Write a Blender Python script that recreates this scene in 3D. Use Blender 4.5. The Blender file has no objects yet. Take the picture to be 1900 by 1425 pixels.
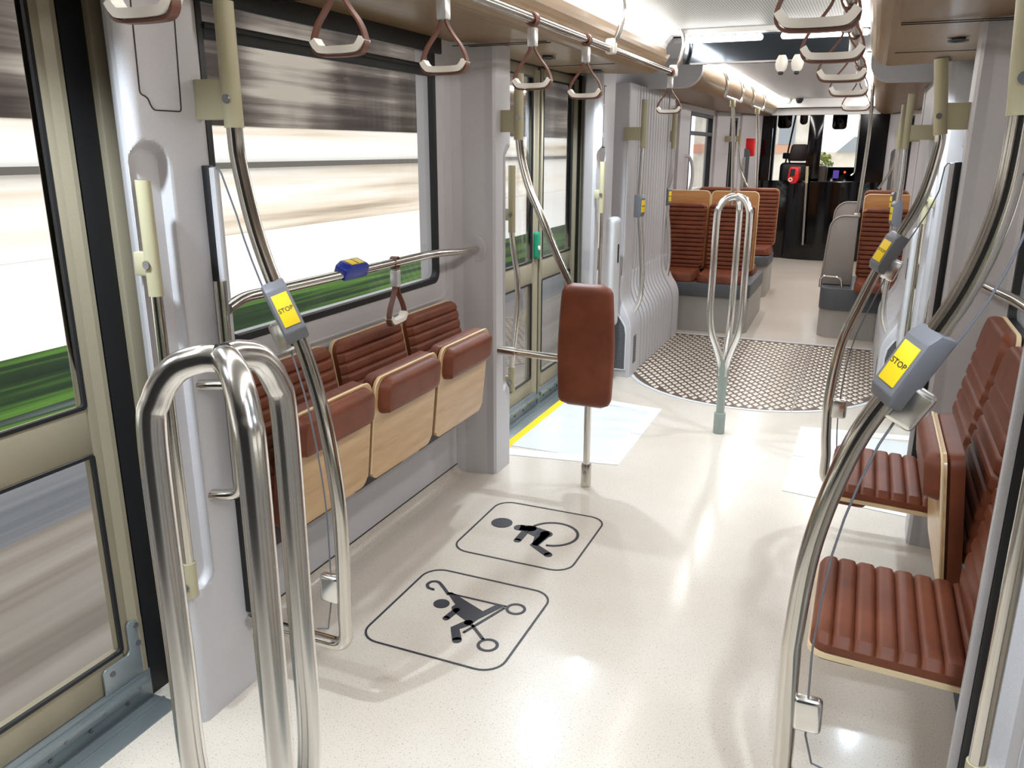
import bpy, bmesh, math, random
from mathutils import Vector, Matrix
random.seed(4)
S = bpy.context.scene
COL = S.collection
PI = math.pi
AX2 = -1.32                      # twice the x of the tram's axis


def mx(x):
    return AX2 - x


# ------------------------------------------------------------------ materials
def lin(c):
    return tuple((v / 12.92 if v <= .04045 else ((v + .055) / 1.055) ** 2.4) for v in c)


def rgb(r, g, b):
    return lin((r / 255., g / 255., b / 255.)) + (1.,)


class NM:
    def __init__(s, name):
        s.m = bpy.data.materials.new(name)
        s.m.use_nodes = True
        s.t = s.m.node_tree
        s.t.nodes.clear()
        s.out = s.t.nodes.new('ShaderNodeOutputMaterial')

    def n(s, typ, **kw):
        nd = s.t.nodes.new(typ)
        for k, v in kw.items():
            if k in nd.inputs:
                nd.inputs[k].default_value = v
            else:
                setattr(nd, k, v)
        return nd

    def l(s, a, b):
        s.t.links.new(a, b)

    def coord(s, scale=(1, 1, 1), rot=(0, 0, 0)):
        tc = s.n('ShaderNodeTexCoord')
        mp = s.n('ShaderNodeMapping')
        mp.inputs['Scale'].default_value = scale
        mp.inputs['Rotation'].default_value = rot
        s.l(tc.outputs['Object'], mp.inputs['Vector'])
        return mp.outputs['Vector']

    def ramp(s, fac, stops):
        r = s.n('ShaderNodeValToRGB')
        e = r.color_ramp.elements
        while len(e) < len(stops):
            e.new(.5)
        for k, (p, c) in enumerate(stops):
            e[k].position = p
            e[k].color = c
        s.l(fac, r.inputs['Fac'])
        return r.outputs['Color']

    def noise(s, vec, scale, detail=3, rough=.5):
        t = s.n('ShaderNodeTexNoise')
        t.inputs['Scale'].default_value = scale
        t.inputs['Detail'].default_value = detail
        t.inputs['Roughness'].default_value = rough
        s.l(vec, t.inputs['Vector'])
        return t.outputs['Fac']

    def bsdf(s, col=None, rough=.5, metal=0., coat=0., spec=.5, colsock=None, bump=None, bstr=.2, bdist=.002, roughsock=None):
        b = s.n('ShaderNodeBsdfPrincipled')
        if col:
            b.inputs['Base Color'].default_value = col
        if colsock:
            s.l(colsock, b.inputs['Base Color'])
        b.inputs['Roughness'].default_value = rough
        if roughsock:
            s.l(roughsock, b.inputs['Roughness'])
        b.inputs['Metallic'].default_value = metal
        b.inputs['Coat Weight'].default_value = coat
        b.inputs['Coat Roughness'].default_value = .12
        b.inputs['Specular IOR Level'].default_value = spec
        if bump:
            bp = s.n('ShaderNodeBump')
            bp.inputs['Strength'].default_value = bstr
            bp.inputs['Distance'].default_value = bdist
            s.l(bump, bp.inputs['Height'])
            s.l(bp.outputs['Normal'], b.inputs['Normal'])
        s.l(b.outputs['BSDF'], s.out.inputs['Surface'])
        return s.m


def plain(name, col, rough=.5, metal=0., coat=0., grain=None):
    q = NM(name)
    if grain:
        v = q.coord()
        f = q.noise(v, grain[0], 2)
        c = q.ramp(f, [(.3, tuple(x * (1 - grain[1]) for x in col[:3]) + (1,)), (.7, tuple(min(1, x * (1 + grain[1])) for x in col[:3]) + (1,))])
        return q.bsdf(None, rough, metal, coat, colsock=c, bump=f, bstr=.1, bdist=.0006)
    return q.bsdf(col, rough, metal, coat)


M = {}
M['panel'] = plain('grey_panel_paint', rgb(190, 187, 189), .42, grain=(420, .07))
M['panel_light'] = plain('light_grey_panel', rgb(205, 206, 208), .38, grain=(420, .05))
M['panel_dark'] = plain('dark_grey_panel', rgb(84, 86, 90), .5, grain=(300, .06))
M['shell'] = plain('warm_grey_shell', rgb(150, 142, 136), .45, grain=(400, .05))
M['ped'] = plain('pedestal_grey', rgb(160, 155, 148), .5, grain=(300, .06))
M['white'] = plain('white_lining', rgb(232, 232, 230), .4)
M['handle_white'] = plain('white_plastic', rgb(224, 218, 208), .35)
M['olive'] = plain('olive_beige_sleeve', rgb(172, 164, 134), .42)
M['black'] = plain('black_rubber', rgb(16, 16, 18), .45)
M['gloss_black'] = plain('gloss_black', rgb(5, 5, 7), .1)
M['dark'] = plain('dark_brown_edge', rgb(40, 26, 22), .5)
M['btn_grey'] = plain('button_housing_grey', rgb(112, 112, 118), .45)
M['btn_blue'] = plain('button_housing_blue', rgb(30, 50, 145), .35)
M['yellow'] = plain('yellow_sticker', rgb(240, 205, 30), .4)
M['green'] = plain('green_plastic', rgb(20, 125, 90), .35)
M['red'] = plain('red_plastic', rgb(205, 24, 24), .35)
M['ink'] = plain('dark_floor_ink', rgb(50, 50, 56), .4)
M['strap'] = plain('brown_strap_leather', rgb(104, 64, 50), .45)
M['navy'] = plain('dark_blue_box', rgb(38, 58, 80), .5)
M['mirror'] = plain('polished_dark_metal', rgb(90, 96, 104), .08, metal=1.)
M['clip'] = plain('aluminium_clip', rgb(215, 215, 215), .3, metal=.6)
M['tan_alu'] = plain('bronze_anodised_frame', rgb(148, 138, 116), .36, metal=.1, grain=(300, .05))
M['sill'] = plain('aluminium_sill', rgb(150, 158, 160), .35, metal=.7)
M['desk_brown'] = plain('brown_cab_cabinet', rgb(92, 72, 50), .45)
M['screw'] = plain('steel_screw', rgb(150, 150, 155), .25, metal=1.)

q = NM('stainless_tube')
f = q.noise(q.coord((60, 60, 60)), 6, 2)
r = q.n('ShaderNodeMapRange')
q.l(f, r.inputs['Value'])
r.inputs['To Min'].default_value = .09
r.inputs['To Max'].default_value = .17
M['steel'] = q.bsdf(rgb(205, 200, 192), .2, 1., roughsock=r.outputs['Result'])
M['satin'] = plain('satin_steel', rgb(225, 222, 218), .2, metal=1.)
M['greysteel'] = plain('painted_grey_stem', rgb(150, 160, 152), .4, metal=.2)

q = NM('speckled_floor')
v = q.coord()
a = q.noise(v, 210, 2, .6)
b = q.noise(v, 1.6, 3)
big = q.ramp(b, [(.3, rgb(196, 184, 170)), (.7, rgb(207, 197, 185))])
sp = q.ramp(a, [(.31, rgb(96, 86, 74)), (.39, (1, 1, 1, 1)), (.66, (1, 1, 1, 1)), (.74, rgb(255, 250, 240))])
mxn = q.n('ShaderNodeMix', data_type='RGBA', blend_type='MULTIPLY')
mxn.inputs['Factor'].default_value = .8
q.l(big, mxn.inputs['A'])
q.l(sp, mxn.inputs['B'])
M['floor'] = q.bsdf(None, .3, coat=.25, colsock=mxn.outputs['Result'], bump=a, bstr=.05, bdist=.0008)

q = NM('ceiling_perforated')
v = q.coord((1, 1, 0))
vo = q.n('ShaderNodeTexVoronoi', feature='F1')
vo.inputs['Scale'].default_value = 70
vo.inputs['Randomness'].default_value = 0
q.l(v, vo.inputs['Vector'])
c = q.ramp(vo.outputs['Distance'], [(.26, rgb(120, 124, 124)), (.36, rgb(214, 216, 214))])
M['perf'] = q.bsdf(None, .5, colsock=c)

q = NM('brown_leather')
v = q.coord()
f = q.noise(v, 500, 3)
f2 = q.noise(v, 9, 3)
c = q.ramp(f2, [(.3, rgb(106, 54, 34)), (.7, rgb(126, 68, 44))])
M['leather'] = q.bsdf(None, .48, spec=.35, colsock=c, bump=f, bstr=.25, bdist=.0008)


def wood(name, c1, c2, scale, rot=(0, 0, 0), rough=.38):
    q = NM(name)
    v = q.coord(scale, rot)
    f = q.noise(v, 4, 5, .6)
    c = q.ramp(f, [(.3, c1), (.7, c2)])
    return q.bsdf(None, rough, coat=.1, colsock=c)


M['wood'] = wood('oak_veneer', rgb(188, 150, 106), rgb(212, 178, 134), (8, .8, 8))
M['wood_edge'] = plain('plywood_edge', rgb(232, 206, 164), .45)
M['wood_x'] = wood('oak_veneer_cross', rgb(180, 124, 72), rgb(206, 152, 96), (.8, 8, 8))
M['duct_wood'] = wood('tan_duct_finish', rgb(122, 96, 64), rgb(138, 110, 76), (9, .7, 9), rough=.4)

# glass: thin pane
q = NM('clear_glass')
tr = q.n('ShaderNodeBsdfTransparent')
tr.inputs['Color'].default_value = (.975, .98, .98, 1)
gl = q.n('ShaderNodeBsdfGlossy')
gl.inputs['Roughness'].default_value = .02
lw = q.n('ShaderNodeLayerWeight')
lw.inputs['Blend'].default_value = .12
mixs = q.n('ShaderNodeMixShader')
mr = q.n('ShaderNodeMath', operation='MULTIPLY')
q.l(lw.outputs['Fresnel'], mr.inputs[0])
mr.inputs[1].default_value = .45
q.l(mr.outputs[0], mixs.inputs[0])
q.l(tr.outputs[0], mixs.inputs[1])
q.l(gl.outputs[0], mixs.inputs[2])
q.l(mixs.outputs[0], q.out.inputs['Surface'])
M['glass'] = q.m


def emis(name, col, st):
    q = NM(name)
    e = q.n('ShaderNodeEmission')
    e.inputs['Color'].default_value = col
    e.inputs['Strength'].default_value = st
    q.l(e.outputs[0], q.out.inputs['Surface'])
    return q.m


M['lamp'] = emis('lamp_diffuser', (1, .97, .94, 1), 9.)
M['lamp_far'] = emis('far_lamp_diffuser', (1, .98, .96, 1), 16.)
M['lamp_cool'] = emis('door_lamp_diffuser', (.80, .92, 1, 1), 110.)
M['led_red'] = emis('red_indicator', (1, .05, .02, 1), 3.)
M['screen'] = emis('dim_screen', (.12, .07, .35, 1), .6)

q = NM('raised_diamond_plate')
f = q.noise(q.coord(), 30, 3)
c = q.ramp(f, [(.3, rgb(98, 82, 70)), (.7, rgb(118, 100, 86))])
M['plate'] = q.bsdf(None, .4, .55, colsock=c)
M['diamond'] = plain('worn_plate_steel', rgb(222, 212, 198), .3, metal=.4)

q = NM('grille_mesh')
v = q.coord((1, 1, 1))
vo = q.n('ShaderNodeTexVoronoi', feature='F1')
vo.inputs['Scale'].default_value = 90
vo.inputs['Randomness'].default_value = .1
q.l(v, vo.inputs['Vector'])
c = q.ramp(vo.outputs['Distance'], [(.3, rgb(24, 24, 27)), (.5, rgb(92, 92, 96))])
M['grille'] = q.bsdf(None, .5, colsock=c)

q = NM('chevron_mat')
M['mat_white'] = plain('white_threshold', rgb(228, 230, 230), .35)
M['mat_grey'] = plain('pale_threshold_field', rgb(206, 208, 208), .3)


# ------------------------------------------------------------------ mesh building
class MB:
    def __init__(s):
        s.v = []
        s.f = []
        s.sm = []

    def add(s, vs, fs, smooth=False):
        o = len(s.v)
        s.v += [tuple(p) for p in vs]
        s.f += [tuple(i + o for i in f) for f in fs]
        s.sm += [smooth] * len(fs)
        return s

    def bm(s, bm, smooth=False):
        bm.verts.ensure_lookup_table()
        bm.verts.index_update()
        s.add([v.co for v in bm.verts], [[v.index for v in f.verts] for f in bm.faces], smooth)
        bm.free()
        return s

    def xf(s, m):
        s.v = [tuple(m @ Vector(p)) for p in s.v]
        return s

    def box(s, x0, x1, y0, y1, z0, z1, bev=0., seg=2):
        x0, x1 = sorted((x0, x1)); y0, y1 = sorted((y0, y1)); z0, z1 = sorted((z0, z1))
        bm = bmesh.new()
        bmesh.ops.create_cube(bm, size=1)
        for v in bm.verts:
            v.co = (x0 + (v.co.x + .5) * (x1 - x0), y0 + (v.co.y + .5) * (y1 - y0), z0 + (v.co.z + .5) * (z1 - z0))
        if bev > 0:
            bev = min(bev, (x1 - x0) * .49, (y1 - y0) * .49, (z1 - z0) * .49)
            bmesh.ops.bevel(bm, geom=list(bm.edges), offset=bev, segments=seg, affect='EDGES', profile=.5)
        return s.bm(bm, bev > 0)

    def tube(s, pts, r, n=14, smooth_n=0, caps=True, closed=False):
        P = [Vector(p) for p in pts]
        if smooth_n:
            P = catmull(P, smooth_n, closed)
        k = len(P)
        T = []
        for i in range(k):
            if closed:
                t = P[(i + 1) % k] - P[i - 1]
            else:
                t = P[min(i + 1, k - 1)] - P[max(i - 1, 0)]
            T.append(t.normalized())
        up = Vector((0, 0, 1)) if abs(T[0].z) < .9 else Vector((0, 1, 0))
        nrm = (up - T[0] * up.dot(T[0])).normalized()
        vs = []
        for i in range(k):
            nrm = (nrm - T[i] * nrm.dot(T[i])).normalized()
            bn = T[i].cross(nrm)
            rr = r[i] if isinstance(r, (list, tuple)) else r
            for j in range(n):
                a = 2 * PI * j / n
                vs.append(P[i] + (nrm * math.cos(a) + bn * math.sin(a)) * rr)
        fs = []
        for i in range(k if closed else k - 1):
            i2 = (i + 1) % k
            for j in range(n):
                fs.append((i * n + j, i * n + (j + 1) % n, i2 * n + (j + 1) % n, i2 * n + j))
        s.add(vs, fs, True)
        if caps and not closed:
            o = len(s.v) - len(vs)
            s.f.append(tuple(o + j for j in range(n))[::-1]); s.sm.append(False)
            s.f.append(tuple(o + (k - 1) * n + j for j in range(n))); s.sm.append(False)
        return s

    def band(s, pts, w, t, axis, smooth_n=0):
        """flat strip of width w along axis, thickness t, following pts"""
        P = [Vector(p) for p in pts]
        if smooth_n:
            P = catmull(P, smooth_n)
        A = Vector(axis).normalized()
        vs = []
        k = len(P)
        for i in range(k):
            tg = (P[min(i + 1, k - 1)] - P[max(i - 1, 0)]).normalized()
            nn = tg.cross(A).normalized()
            for (a, b) in ((-1, -1), (1, -1), (1, 1), (-1, 1)):
                vs.append(P[i] + A * (a * w / 2) + nn * (b * t / 2))
        fs = []
        for i in range(k - 1):
            for j in range(4):
                fs.append((i * 4 + j, i * 4 + (j + 1) % 4, (i + 1) * 4 + (j + 1) % 4, (i + 1) * 4 + j))
        fs.append((3, 2, 1, 0))
        fs.append(tuple((k - 1) * 4 + j for j in range(4)))
        return s.add(vs, fs, False)

    def prism(s, poly, axis, a, b, smooth=False, bev=0.):
        """polygon (2D) extruded along axis from a to b. axis 'x': poly=(y,z); 'y': (x,z); 'z': (x,y)"""
        def p3(u, v, w):
            return {'x': (w, u, v), 'y': (u, w, v), 'z': (u, v, w)}[axis]
        bm = bmesh.new()
        va = [bm.verts.new(p3(u, v, a)) for u, v in poly]
        fc = bm.faces.new(va)
        r = bmesh.ops.extrude_face_region(bm, geom=[fc])
        d = Vector(p3(0, 0, b - a))
        for e in r['geom']:
            if isinstance(e, bmesh.types.BMVert):
                e.co += d
        bmesh.ops.recalc_face_normals(bm, faces=bm.faces)
        if bev:
            bmesh.ops.bevel(bm, geom=list(bm.edges), offset=bev, segments=2, affect='EDGES', profile=.5)
        return s.bm(bm, smooth or bev > 0)

    def grid(s, rows, smooth=True, closed_u=False):
        n = len(rows[0])
        vs = [p for r_ in rows for p in r_]
        fs = []
        for i in range(len(rows) - 1):
            for j in range(n if closed_u else n - 1):
                fs.append((i * n + j, i * n + (j + 1) % n, (i + 1) * n + (j + 1) % n, (i + 1) * n + j))
        return s.add(vs, fs, smooth)

    def lathe(s, prof, c, n=20):
        rows = [[(c[0] + r_ * math.cos(2 * PI * j / n), c[1] + r_ * math.sin(2 * PI * j / n), c[2] + z_) for j in range(n)] for r_, z_ in prof]
        s.grid(rows, True, True)
        return s

    def disc(s, c, r, n=20, axis='z', t=.002):
        poly = [(r * math.cos(2 * PI * j / n), r * math.sin(2 * PI * j / n)) for j in range(n)]
        if axis == 'z':
            poly = [(u + c[0], v + c[1]) for u, v in poly]; a = c[2]
        elif axis == 'y':
            poly = [(u + c[0], v + c[2]) for u, v in poly]; a = c[1]
        else:
            poly = [(u + c[1], v + c[2]) for u, v in poly]; a = c[0]
        return s.prism(poly, axis, a, a + t)

    def pad(s, w, h, t, ribs, r, m, nx=16, grooves=.35, per=9, side=.5, head=0., em=.022):
        """upholstered pad, u across (w), v up from 0 (h), bulging along +n by t; ribs lie across u. m maps (u,v,n)"""
        nv = max(10, ribs * per) if ribs else 26
        vv = [i / nv for i in range(nv + 1)]
        vv = [0, .004, .012, .025] + [x for x in vv if .03 < x < .97] + [.975, .988, .996, 1]
        uu = []
        for i in range(nx + 1):
            q_ = i / nx * 2 - 1
            uu.append(math.copysign(abs(q_) ** .75 if abs(q_) > 0 else 0, q_))
        uu[0] = -1; uu[-1] = 1
        e = min(em, max(t * .8, em * .7))
        F = []; B = []
        for v in vv:
            z = v * h
            dz = max(0, r - min(z, h - z))
            hw = w / 2 - r + math.sqrt(max(0, r * r - dz * dz)) if r > 0 else w / 2
            fr = []; br = []
            for u in uu:
                x = u * hw
                d = min(hw - abs(x), min(z, h - z))
                k = min(1, d / e)
                edge = math.sqrt(max(0, 1 - (1 - k) ** 2))
                y = t * (side + (1 - side) * edge)
                if ribs:
                    vr = v / (1 - head)
                    ph = (vr * ribs) % 1
                    gz = abs(ph - .5) * 2
                    if vr > 1.0:
                        gz = max(0, 1 - (vr - 1) * ribs * 2)
                    y -= t * grooves * (gz ** 6) * min(1, d / .02)
                fr.append(m @ Vector((x, z, y)))
                br.append(m @ Vector((x, z, 0)))
            F.append(fr); B.append(br)
        s.grid(F, True)
        s.grid([row[::-1] for row in B], True)
        n = len(uu); k = len(vv)
        loopF = F[0] + [F[i][n - 1] for i in range(1, k)] + F[k - 1][::-1][1:] + [F[i][0] for i in range(k - 2, 0, -1)]
        loopB = B[0] + [B[i][n - 1] for i in range(1, k)] + B[k - 1][::-1][1:] + [B[i][0] for i in range(k - 2, 0, -1)]
        s.grid([loopB, loopF], True, True)
        return s

    def obj(s, name, mat, smooth=True, origin=None):
        me = bpy.data.meshes.new(name)
        o = Vector(origin) if origin is not None else Vector((0, 0, 0))
        me.from_pydata([tuple(Vector(p) - o) for p in s.v], [], s.f)
        me.validate()
        n = len(me.polygons)
        if n == len(s.sm):
            me.polygons.foreach_set('use_smooth', s.sm)
        bm = bmesh.new()
        bm.from_mesh(me)
        bmesh.ops.remove_doubles(bm, verts=bm.verts, dist=1e-5)
        bmesh.ops.recalc_face_normals(bm, faces=bm.faces)
        for e in bm.edges:
            if len(e.link_faces) == 2 and e.calc_face_angle(0) > math.radians(38):
                e.smooth = False
        bm.to_mesh(me)
        bm.free()
        me.materials.append(M[mat])
        ob = bpy.data.objects.new(name, me)
        COL.objects.link(ob)
        return ob


def catmull(P, n, closed=False):
    out = []
    k = len(P)
    rng = range(k if closed else k - 1)
    for i in rng:
        if closed:
            a, b, c, d = P[i - 1], P[i], P[(i + 1) % k], P[(i + 2) % k]
        else:
            a, b, c, d = P[max(i - 1, 0)], P[i], P[i + 1], P[min(i + 2, k - 1)]
        for j in range(n):
            t = j / n
            out.append(.5 * ((2 * b) + (c - a) * t + (2 * a - 5 * b + 4 * c - d) * t * t + (3 * b - a - 3 * c + d) * t ** 3))
    if not closed:
        out.append(P[-1])
    return out


def fillet(pts, r, n=6):
    """polyline with rounded corners"""
    P = [Vector(p) for p in pts]
    out = [P[0]]
    for i in range(1, len(P) - 1):
        a, b, c = P[i - 1], P[i], P[i + 1]
        d1 = (a - b); d2 = (c - b)
        k = min(r, d1.length * .48, d2.length * .48)
        p1 = b + d1.normalized() * k; p2 = b + d2.normalized() * k
        for j in range(n + 1):
            t = j / n
            out.append(p1 * (1 - t) ** 2 + b * 2 * t * (1 - t) + p2 * t * t)
    out.append(P[-1])
    return out


def rrect(x0, x1, y0, y1, r, n=6):
    pts = []
    for cx, cy, a0 in ((x1 - r, y1 - r, 0), (x0 + r, y1 - r, 90), (x0 + r, y0 + r, 180), (x1 - r, y0 + r, 270)):
        for j in range(n + 1):
            a = math.radians(a0 + 90 * j / n)
            pts.append((cx + r * math.cos(a), cy + r * math.sin(a)))
    return pts


def tag(o, label, cat, group=None, kind=None):
    if label:
        o['label'] = label
    if cat:
        o['category'] = cat
    if group:
        o['group'] = group
    if kind:
        o['kind'] = kind
    return o


def thing(name, label, cat, loc=(0, 0, 0), group=None, kind=None, rz=0.):
    o = bpy.data.objects.new(name, None)
    o.empty_display_size = .05
    COL.objects.link(o)
    o.location = loc
    o.rotation_euler = (0, 0, rz)
    return tag(o, label, cat, group, kind)


def wloc(o):
    m = Matrix.Translation(o.location) @ o.rotation_euler.to_matrix().to_4x4()
    return (wloc(o.parent) @ m) if o.parent else m


def part(name, mb, mat, parent, label=None, world=True, kind=None):
    """mb is in world coordinates unless world=False"""
    if world:
        mb.xf(wloc(parent).inverted())
    o = mb.obj(name, mat)
    o.parent = parent
    if label:
        o['label'] = label
    if kind:
        o['kind'] = kind
    return o


def single(name, mb, mat, label, cat, group=None, kind=None):
    lo = [min(p[i] for p in mb.v) for i in range(3)]
    hi = [max(p[i] for p in mb.v) for i in range(3)]
    org = ((lo[0] + hi[0]) / 2, (lo[1] + hi[1]) / 2, lo[2])
    o = mb.obj(name, mat, origin=org)
    o.location = org
    return tag(o, label, cat, group, kind)


def struct(name, mb, mat, label=None, parent=None):
    if parent is not None:
        return part(name, mb, mat, parent, label)
    o = mb.obj(name, mat)
    o['kind'] = 'structure'
    if label:
        o['label'] = label
    return o


def copy_tree(o, parent=None):
    c = o.copy()
    COL.objects.link(c)
    if parent is not None:
        c.parent = parent
        c.matrix_parent_inverse = o.matrix_parent_inverse
    for ch in list(o.children):
        copy_tree(ch, c)
    return c


def mirror(mb):
    mb.v = [(mx(p[0]), p[1], p[2]) for p in mb.v]
    mb.f = [f_[::-1] for f_ in mb.f]
    return mb


def sidefix(mb, side):
    return mirror(mb) if side == 'right' else mb


def lettering(txt, size, depth=.0006):
    cu = bpy.data.curves.new('lettering', 'FONT')
    cu.body = txt
    cu.size = size
    cu.align_x = 'CENTER'
    cu.align_y = 'CENTER'
    cu.extrude = depth
    ob = bpy.data.objects.new('lettering', cu)
    COL.objects.link(ob)
    bpy.context.view_layer.update()
    dg = bpy.context.evaluated_depsgraph_get()
    me = bpy.data.meshes.new_from_object(ob.evaluated_get(dg))
    mb = MB().add([v.co.copy() for v in me.vertices], [tuple(p.vertices) for p in me.polygons])
    bpy.data.objects.remove(ob)
    return mb


SIDES = ('left', 'right')
WL = -1.84          # inner face of left wall at floor

# ================================================================== SETTING
# floor: low part, then the ramp towards the driver's cab
def carpet_floor():
    m = MB()
    ys = [(-1.2, 0), (7.43, 0), (10.4, .13), (13.3, .165)]
    xs = (-1.95, .63)
    for (ya, za), (yb, zb) in zip(ys, ys[1:]):
        bot = -.06
        vs = [(xs[0], ya, za), (xs[1], ya, za), (xs[1], yb, zb), (xs[0], yb, zb), (xs[0], ya, bot), (xs[1], ya, bot), (xs[1], yb, bot), (xs[0], yb, bot)]
        m.add(vs, [(0, 1, 2, 3), (7, 6, 5, 4), (0, 4, 5, 1), (1, 5, 6, 2), (2, 6, 7, 3), (3, 7, 4, 0)])
    return m


struct('floor', carpet_floor(), 'floor')

# cove skirting along the seat bay walls
for side in SIDES:
    m = MB()
    prof = [(WL, 0), (WL + .05, 0)]
    for j in range(7):
        a = PI / 2 * j / 6
        prof.append((WL + .05 - .05 * math.sin(a), .05 - .05 * math.cos(a)))
    prof2 = []
    for p in prof:
        if p not in prof2:
            prof2.append(p)
    m.prism([(x, z) for x, z in prof2[1:]] + [(WL - .001, .05), (WL - .001, -.001)], 'y', 1.756, 3.619, True)
    struct('baseboard_' + side, sidefix(m, side), 'floor')
    m = MB().box(WL - .001, WL + .003, 1.756, 3.619, .0495, .054)
    struct('trim_4%d' % (side == 'right'), sidefix(m, side), 'black')

# side walls: bay between the doors with its window opening
WIN = (1.985, 3.40, 1.05, 2.13)       # y0,y1,z0,z1


def wall_bay(side):
    m = MB()
    t = .09
    m.box(WL - t, WL, 1.70, 3.70, .0, WIN[2])
    m.box(WL - t, WL, 1.70, WIN[0], WIN[2], 2.14)
    m.box(WL - t, WL, WIN[1], 3.70, WIN[2], 2.14)
    # raised moulding around the lower corner of the window
    return sidefix(m, side)


def wall_section(side):
    """rest of one side wall: vestibule ends, gangway backing, tapered driver's end"""
    m = wall_bay('left')
    t = .08
    m.box(-1.96, -1.90, 1.68, 1.74, -.05, 2.14)
    m.box(-1.96, -1.885, 3.68, 3.99, -.05, 2.14)
    m.box(-1.96, -1.88, 5.67, 7.44, -.05, 2.14)
    # over the doors
    m.box(-1.97, -1.885, -1.2, 1.70, 2.14, 2.36)
    m.box(-1.97, -1.885, 3.70, 5.70, 2.14, 2.36)
    m.box(-1.97, -1.885, -1.2, -.17, -.05, 2.14)
    return sidefix(m, side)


def tap(y):
    return -1.84 + .218 * max(0., y - 10.6)


def slab(y0, y1, z0, z1, off0=0., off1=.08):
    """piece of the tapered far side wall"""
    vs = []
    for (y, o) in ((y0, off0), (y1, off0), (y1, off1), (y0, off1)):
        vs += [(tap(y) - o, y, z0), (tap(y) - o, y, z1)]
    return vs, [(0, 2, 3, 1), (2, 4, 5, 3), (4, 6, 7, 5), (6, 0, 1, 7), (1, 3, 5, 7), (0, 6, 4, 2)]


for side in SIDES:
    m = wall_section('left')
    struct('wall_' + side, sidefix(m, side), 'panel')
    # far, tapering wall
    m = MB()
    for (ya, yb, za, zb) in ((7.44, 10.6, -.05, 1.02), (7.44, 7.75, 1.02, 2.2), (8.15, 9.15, 1.02, 2.2), (10.5, 10.6, 1.02, 2.2), (7.75, 8.15, 2.04, 2.2), (9.15, 10.5, 2.04, 2.2)):
        m.add(*slab(ya, yb, za, zb))
    m2 = MB()
    for (ya, yb, za, zb) in ((10.6, 12.5, -.05, 1.02), (10.6, 11.12, 1.02, 2.2), (11.36, 12.5, 1.02, 2.2), (11.12, 11.36, 2.04, 2.2)):
        m2.add(*slab(ya, yb, za, zb))
    struct('wall_' + side + '.002', sidefix(m2, side), 'panel')
    struct('wall_' + side + '.001', sidefix(m, side), 'panel')
    # small pieces of relief on that wall
    m = MB()
    m.add(*slab(10.62, 11.02, .5, 2.09, -.03, .01))
    m.add(*slab(11.45, 12.1, .3, 2.09, -.03, .01))
    m.add(*slab(8.48, 9.0, .95, 2.09, -.03, .01))
    struct('trim_20' if side == 'left' else 'trim_21', sidefix(m, side), 'panel')


def window(n, side, frame_mb, pane_mb, bar=None):
    w = thing('window_%d' % n, None, None, (0, 0, 0), kind='structure')
    part('window_frame', sidefix(frame_mb, side), 'black', w)
    part('pane', sidefix(pane_mb, side), 'glass', w)
    if bar is not None:
        part('transom_rail', sidefix(bar, side), 'black', w)
    return w


for n, side in ((1, 'left'), (2, 'right')):
    y0, y1, z0, z1 = WIN
    # rubber frame with rounded corners
    outer = rrect(y0 - .012, y1 + .012, z0 - .012, z1 + .012, .05)
    inner = rrect(y0 + .010, y1 - .014, z0 + .012, z1 - .012, .04)
    fr = MB()
    rows = []
    for xo, ring in ((WL + .004, outer), (WL + .004, inner), (WL - .022, inner), (WL - .022, outer)):
        rows.append([(xo, a, b) for a, b in ring])
    rows.append(rows[0])
    fr.grid(rows, False, True)
    pn = MB().box(WL - .020, WL - .014, y0, y1, z0, z1)
    bar = MB().box(WL - .012, WL + .006, y0 + .01, y1 - .01, 1.955, 2.005, .006)
    bar.box(WL - .02, WL + .012, y0 + .01, y1 - .01, 1.985, 2.0, .003)
    bar.box(WL - .01, WL + .015, y0 - .02, y1 + .06, 2.055, 2.122, .004)
    window(n, side, fr, pn, bar)

# pale moulding around the bay window (shallow frame pressed into the wall panel)
for side in SIDES:
    m = MB()
    ring = rrect(1.90, 3.49, .955, 2.3, .07)
    ring2 = rrect(1.885, 3.505, .94, 2.31, .075)
    rows = [[(WL + x, a, b) for a, b in rg] for x, rg in ((.0, ring2), (.008, ring), (.008, [(a * .995 + .013, b * .995 + .006) for a, b in ring]), (0, [(a * .985 + .04, b * .985 + .02) for a, b in ring]))]
    m.grid([r_[:] for r_ in rows], True, True)
    m.v = [(p[0], p[1], min(p[2], 2.13)) for p in m.v]
    struct('trim_22' if side == 'left' else 'trim_23', sidefix(m, side), 'panel')


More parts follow.
